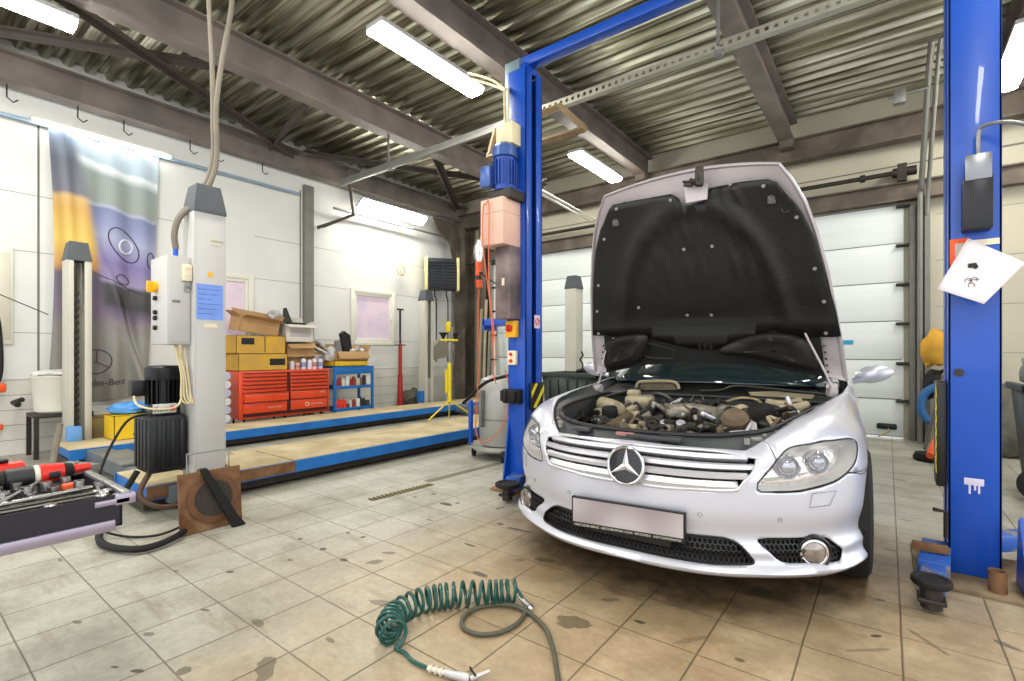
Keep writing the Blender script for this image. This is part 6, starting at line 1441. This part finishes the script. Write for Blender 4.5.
o = MB().torus((-7.8, 6.55, 2.82), (1, 0, 0), .10, .012, 20, 6).torus((-7.78, 6.58, 2.8), (1, .3, 0), .08, .012, 20, 6).tube([(-7.82, 6.55, 3.7), (-7.82, 6.56, 3.2), (-7.8, 6.55, 2.92)], .006, 6).build('cable_bundle', M_cable); tag(o, 'coiled beige cable hanging on the wall left of the fan heater', 'cable')
o = MB().cyl((-7.68, 4.95, 3.68), (-7.68, 8.2, 3.68), .022, n=12).build('wall_pipe', M_galv); tag(o, 'long grey pipe along the left wall below the short wall lamp', 'pipe')
# bracket holding it
o = MB().tube([(-7.86, 4.75, 3.32), (-7.6, 5.3, 3.62), (-6.9, 4.7, 4.1)], .03, 6).tube([(-7.85, 4.85, 3.35), (-7.6, 5.3, 3.62)], .02, 6).build('pipe_bracket', M_brace); tag(o, 'dark folded steel bracket above the wall column', 'bracket')
# ================================================================= corner clutter by the rear wall
for k, (px, a, b_, c) in enumerate(((478, 7.8, 2.1, '#8a7c64'), (483, 7.9, 2.3, '#a59a84'), (487, 7.85, 1.9, '#77705f'))):
    p = onY(px, 400, a); o = MB().cyl((p.x, a, .0), (p.x-.12, a+.25, b_), .03, n=8).build('leaning_bar', mat('lbar%d' % k, c, .6)); tag(o, ['brownish bar leaning in the back corner, leftmost of three', 'pale bar leaning in the back corner between two darker ones', 'short dull bar leaning nearest the blue lift post'][k], 'bar', 'bars leaning in the back corner')
p = onX(433, 370, -7.3); o = MB().prism([onX(418, 372, -7.3), onX(425, 355, -7.3), onX(436, 340, -7.3), onX(452, 345, -7.3), onX(448, 356, -7.3), onX(430, 360, -7.3), onX(420, 372, -7.3)], (.1, 0, 0)).build('door_trim_piece', mat('panel_greybrown', '#7d776c', .6)); tag(o, 'grey angled car trim hanging behind the tripod', 'car part')
p0, p1 = onX(433, 378, -6.9), onX(452, 400, -6.9); o = MB().box((-7.35, p0.y, .0), (-7.06, p1.y, p0.z), .02).build('grey_case', mat('case_grey', '#8b8984', .5)); tag(o, 'grey plastic case on the floor behind the tripod legs', 'case')
p0 = onX(425, 404, -6.95); o = MB().prism([V((-7.18, p0.y, .21)), V((-7.18, p0.y+.35, .21)), V((-7.18, p0.y+.1, .42)), V((-7.18, p0.y, .42))], (.1, 0, 0)).build('wheel_chock', M_blued); tag(o, 'blue wedge at the foot of the far grey lift post', 'chock')
crumple('dark_heap', (-7.5, 6.62, .2), .26, mat('heap_dark', '#4a463c', .8, var=.4, scale=10), 'dark dusty heap of rags against the wall beside the red jack', 'rags', (1, .9, .9), 41)
# ================================================================= hanging inspection lamp with orange leads
wl_ = thing('inspection_lamp', (-3.25, 3.78, 1.9), 'caged inspection lamp with orange handle hanging left of the blue post', 'lamp')
def wp(px, py, t=4.9): r = ray(px, py); return V((r.x*t, r.y*t, CAM_H+r.z*t))
MB().lathe([(.01, 0), (.03, .02), (.042, .08), (.04, .15), (.02, .2), (.006, .22)], wp(479, 262), (0, 0, 1), 14).build('lamp_glass', mat('bulb_glass', '#d8c9c9', .15, emit=('#ffe6e0', .35)), wl_)
mb = MB()
for k in range(8):
    a = 2*PI*k/8; b0 = wp(479, 262); mb.tube([b0+V((math.cos(a)*r, math.sin(a)*r, z)) for r, z in ((.03, -.01), (.05, .06), (.05, .14), (.02, .22))], .003, 5)
mb.torus(wp(479, 262)+V((0, 0, .08)), (0, 0, 1), .051, .003, 16, 5).build('wire_guard', M_galv, wl_)
MB().cyl(wp(479, 276), wp(479, 262), .034, .036, n=14, bev=.004).build('handle', M_orange, wl_); MB().cyl(wp(479, 280), wp(479, 276), .028, n=12).build('handle_grip', M_black, wl_); MB().cyl(wp(479.5, 288), wp(479, 280), .03, .034, n=14, bev=.004).build('plug', M_orange, wl_)
MB().tube([wp(479, 245), wp(483, 232), wp(494, 222), wp(497, 210), wp(505, 203, 4.5)], .006, 6, smooth=6).build('suspension_cable', M_cable, wl_)
MB().tube([wp(479, 288), wp(478, 330), wp(479, 360), wp(477, 400), wp(476, 430), wp(482, 442), wp(497, 434), wp(507, 414), wp(509, 390), wp(505, 370)], .006, 6, smooth=8).build('orange_lead', mat('lead_salmon', '#c9613a', .5), wl_)
o = MB().tube([V((-2.50, 3.04, 1.1)), V((-2.53, 3.04, 1.5)), V((-2.60, 3.03, 2.0)), V((-2.60, 3.03, 2.32)), V((-2.57, 3.03, 2.345)), V((-2.54, 3.03, 2.32)), V((-2.54, 3.03, 1.7)), V((-2.48, 3.04, 1.2)), V((-2.5, 3.04, 1.0)), V((-2.49, 3.06, .9))], .005, 6, smooth=6).build('orange_cable', mat('lead_salmon', '#c9613a', .5)); tag(o, 'salmon orange cable looped down over the pale belt cover of the left post', 'cable')
# conduits feeding the lift from the ceiling
for k in range(2):
    o = MB().tube([onY(468+2*k, 73+k*6, 3.6), onY(492, 80+5*k, 3.6), onY(508+k, 92, 3.5), V((-2.56+.035*k, 3.26, 3.35)), V((-2.54+.035*k, 3.24, 3.04))], .012, 8, smooth=6).build('flexible_conduit', M_cable); tag(o, ['pale flexible conduit arching from the long lamp to the junction box, upper one', 'pale flexible conduit arching to the junction box just under its twin'][k], 'conduit', 'conduits to the junction box')
# angle-iron bracket frame behind the lift head
mb = MB(); Q = [onY(489, 158, 3.9), onY(496, 130, 4.3), onY(560, 106, 4.3), onY(585, 129, 3.9)]
for a, b_ in zip(Q, Q[1:]+Q[:1]): mb.tube([a, b_], .035, 4)
o = mb.build('bracket_frame', mat('frame_rustbrown', '#7a6448', .7, var=.2)); tag(o, 'brown angle-iron frame around the head of the left blue post', 'frame')
o = MB().tube([onY(541, 190, 3.6), onY(600, 222, 7.5)], .012, 6).tube([onY(541, 194, 3.6), onY(600, 226, 7.5)], .012, 6).build('tie_cable', M_pvc); tag(o, 'pair of thin white cables running from the left post towards the rear wall', 'cable')
# ================================================================= perforated tray across the room
mb = MB(); x = -3.2; yT, zT = 4.46, 3.76; pw = .07
while x < 1.6:
    for (a, b_, c, d) in ((0, pw, 0, .022), (0, pw, .058, .08), (0, .02, .022, .058), (.05, pw, .022, .058)): mb.box((x+a, yT-.002, zT+c), (x+b_, yT+.002, zT+d))
    x += pw
mb.box((-3.2, yT-.002, zT-.002), (1.6, yT+.07, zT+.0))
o = mb.build('perforated_channel', mat('galv_bright', '#a9a89a', .4, .6)); tag(o, 'perforated galvanised channel crossing the ceiling in front of the hood', 'channel')
o = MB().box((-6.74, 4.45, 3.74), (-3.2, 4.50, 3.80), .004).box((-6.74, 4.45, 3.80), (-3.2, 4.455, 3.83)).build('plain_channel', mat('galv_dull', '#8a8984', .45, .5)); tag(o, 'plain grey channel continuing the perforated one to the left wall', 'channel')
for k, x in enumerate((-5.57, -3.36, -1.16)):
    o = MB().box((x-.012, 4.44, 3.8), (x+.012, 4.46, 4.2)).box((x-.03, 4.42, 3.72), (x+.03, 4.52, 3.75)).build('channel_hanger', M_galv); tag(o, ['small strap hanger under the beam by the left wall bracing', 'small strap hanger behind the left blue post head', 'small strap hanger under the rusty middle beam'][k], 'hanger')
o = MB().box((-1.28, 3.55, 4.18), (-1.04, 3.95, 4.21), .003).build('splice_plate', M_rust); tag(o, 'rusty splice plate under the middle ceiling beam by the blue crossbar', 'plate')
# door track rising to the ceiling on the right
o = MB().tube([V((.33, 8.15, 0)), V((.33, 8.15, 2.9)), V((.34, 8.05, 3.3)), V((.36, 7.2, 4.15)), V((.36, 6.6, 4.35))], .03, 8, smooth=6).tube([V((.40, 8.15, 2.9)), V((.41, 8.05, 3.3)), V((.43, 7.2, 4.15)), V((.43, 6.6, 4.35))], .022, 8, smooth=6).build('door_track', M_grey); struct(o)
o = MB().box((.05, 7.0, 3.95), (.16, 7.1, 4.1), .005).cyl((.0, 7.05, 4.05), (.36, 7.05, 4.05), .015).build('sensor_bracket', M_galv); tag(o, 'small grey bracket clamped on the steel door track', 'bracket')
o = MB().tube([onY(312, 0, 3.0), onY(365, 22, 3.4), onY(372, 27, 3.5)], .015, 8).build('ceiling_conduit', M_cable); tag(o, 'pale conduit running to the left end of the long lamp', 'conduit')
# ================================================================= bins behind
bb_ = thing('waste_bin', (-3.1, 5.9, 0), 'dark grey wheeled bin behind the left front corner of the car', 'bin')
M_bin = mat('bin_dark', '#2f3532', .55, var=.1)
q0, q1 = onY(543, 378, 5.6), onY(592, 378, 5.6)
xa, xb = q0.x-.02, q1.x+.12
MB().grid([[(xa+.08+i, 5.62+j, z) for i, j in ((0, 0), (xb-xa-.16, 0), (xb-xa-.16, .5), (0, .5))] if z < .2 else [(xa+.02+i, 5.58+j, z) for i, j in ((0, 0), (xb-xa-.04, 0), (xb-xa-.04, .58), (0, .58))] for z in (.05, .84)], True).build('bin_body', M_bin, bb_, solid=.01)
MB().box((xa, 5.55, .83), (xb, 5.6, .89), .01).box((xa, 5.55, .83), (xa+.05, 6.2, .89), .01).box((xb-.05, 5.55, .83), (xb, 6.2, .89), .01).box((xa, 6.15, .83), (xb, 6.2, .89), .01).build('bin_rim', M_bin, bb_)
for k in range(5): MB().box((xa+.12+k*.14, 5.555, .2), (xa+.15+k*.14, 5.6, .8), .005).build('bin_rib', M_bin, bb_)
for x in (xa+.1, xb-.1): MB().cyl((x-.02, 6.05, .06), (x+.02, 6.05, .06), .06).build('wheel', M_rubber, bb_)
o = MB().tube([(xb-.35, 5.75, .86), (xb-.34, 5.75, 1.0), (xb-.38, 5.75, 1.06), (xb-.34, 5.76, 1.12), (xb-.36, 5.75, 1.17)], .012, 6, smooth=5).tube([(xb-.45, 5.8, .9), (xb-.3, 5.75, .93), (xb-.05, 5.8, .98), (xb+.1, 5.8, .96)], .03, 8, smooth=5).box((xb-.15, 5.65, .86), (xb+.08, 5.9, 1.0), .03).build('scrap_pipes', M_darksteel); tag(o, 'bent dark exhaust parts sticking out of the bin behind the car', 'car part')
rb_ = thing('wheeled_bin', (1.05, 5.75, 0), 'dark blue-grey wheeled bin at the right picture edge', 'bin')
MB().grid([[(x, y, z) for x, y in ((.86+k, 5.5+k), (1.5-k, 5.5+k), (1.5-k, 6.1-k), (.86+k, 6.1-k))] for z, k in ((.1, .06), (.86, 0))], True).build('bin_body', mat('bin_bluegrey', '#2c343b', .5, var=.08), rb_, solid=.01)
MB().box((.83, 5.46, .84), (1.53, 5.5, .90), .01).box((.83, 5.46, .84), (.88, 6.14, .90), .01).box((1.48, 5.46, .84), (1.53, 6.14, .90), .01).build('bin_rim', mat('bin_bluegrey', '#2c343b', .5, var=.08), rb_)
MB().lathe([(0, -.03), (.1, -.03), (.13, -.02), (.13, .02), (.1, .03), (0, .03)], (.93, 5.45, .135), (.1, -1, 0), 24).build('wheel', M_rubber, rb_); MB().lathe([(0, .03), (.05, .035), (.05, .02)], (.93, 5.45, .135), (.1, -1, 0), 20).build('hub', M_galv, rb_)
crumple('rubbish_bag', (1.12, 5.75, .98), .26, mat('bag_grey', '#7d8084', .3, var=.3, scale=8), 'shiny grey rubbish bag bulging from the right edge bin', 'bag', (1, 1, .8), 51)
# ================================================================= clutter between the door and the right post
o = crumple('yellow_cloth', onY(937, 350, 7.9), .22, mat('cloth_ochre', '#b98b2c', .85, var=.25, scale=6), 'ochre yellow cloth heap hanging beside the door column', 'cloth', (.7, .6, 1.1), 61)
o = crumple('dark_cloth', onY(940, 385, 7.95), .2, M_rubber, 'black rag heap below the ochre cloth', 'rags', (.8, .6, 1.0), 62)
o = MB().tube([onY(940, 385, 7.7), onY(925, 393, 7.7), onY(921, 408, 7.7), onY(928, 420, 7.7), onY(941, 420, 7.7)], .045, 10, smooth=6).build('blue_hose', mat('hose_bluegrey', '#23588c', .5)); tag(o, 'thick blue hose curving out behind the right post', 'hose')
o = MB().cyl(onZ(925, 449, .02), onY(944, 374, 7.0), .018, n=10).build('broom_handle', mat('stick_grey', '#6f6a60', .6)); tag(o, 'grey stick leaning between the door and the right blue post', 'stick')
o = MB().tube([onY(942, 428, 7.0), onY(936, 441, 7.0), onZ(930, 456, .08)], .035, 10, smooth=4).build('orange_grip', M_orange); tag(o, 'bright orange grip standing on the floor behind the right post', 'tool')
o = MB().lathe([(0, 0), (.16, 0), (.18, .03), (.16, .08), (0, .1)], onZ(934, 461, 0), n=20).build('black_base', M_rubber); tag(o, 'round black base below the orange grip', 'tool base')
o = MB().box(onY(938, 330, 8.3)-V((.1, 0, .0)), onY(950, 345, 8.3)+V((0, .1, .12))).build('wall_box', M_grey); tag(o, 'small grey box on the rear wall behind the ochre cloth', 'box')
crumple('junk_heap', (1.25, 7.9, .35), .5, mat('junk', '#5b574e', .8, var=.4, scale=8), 'grey heap of covered parts by the rear wall at the right', 'heap', (1.3, .8, .8), 71)
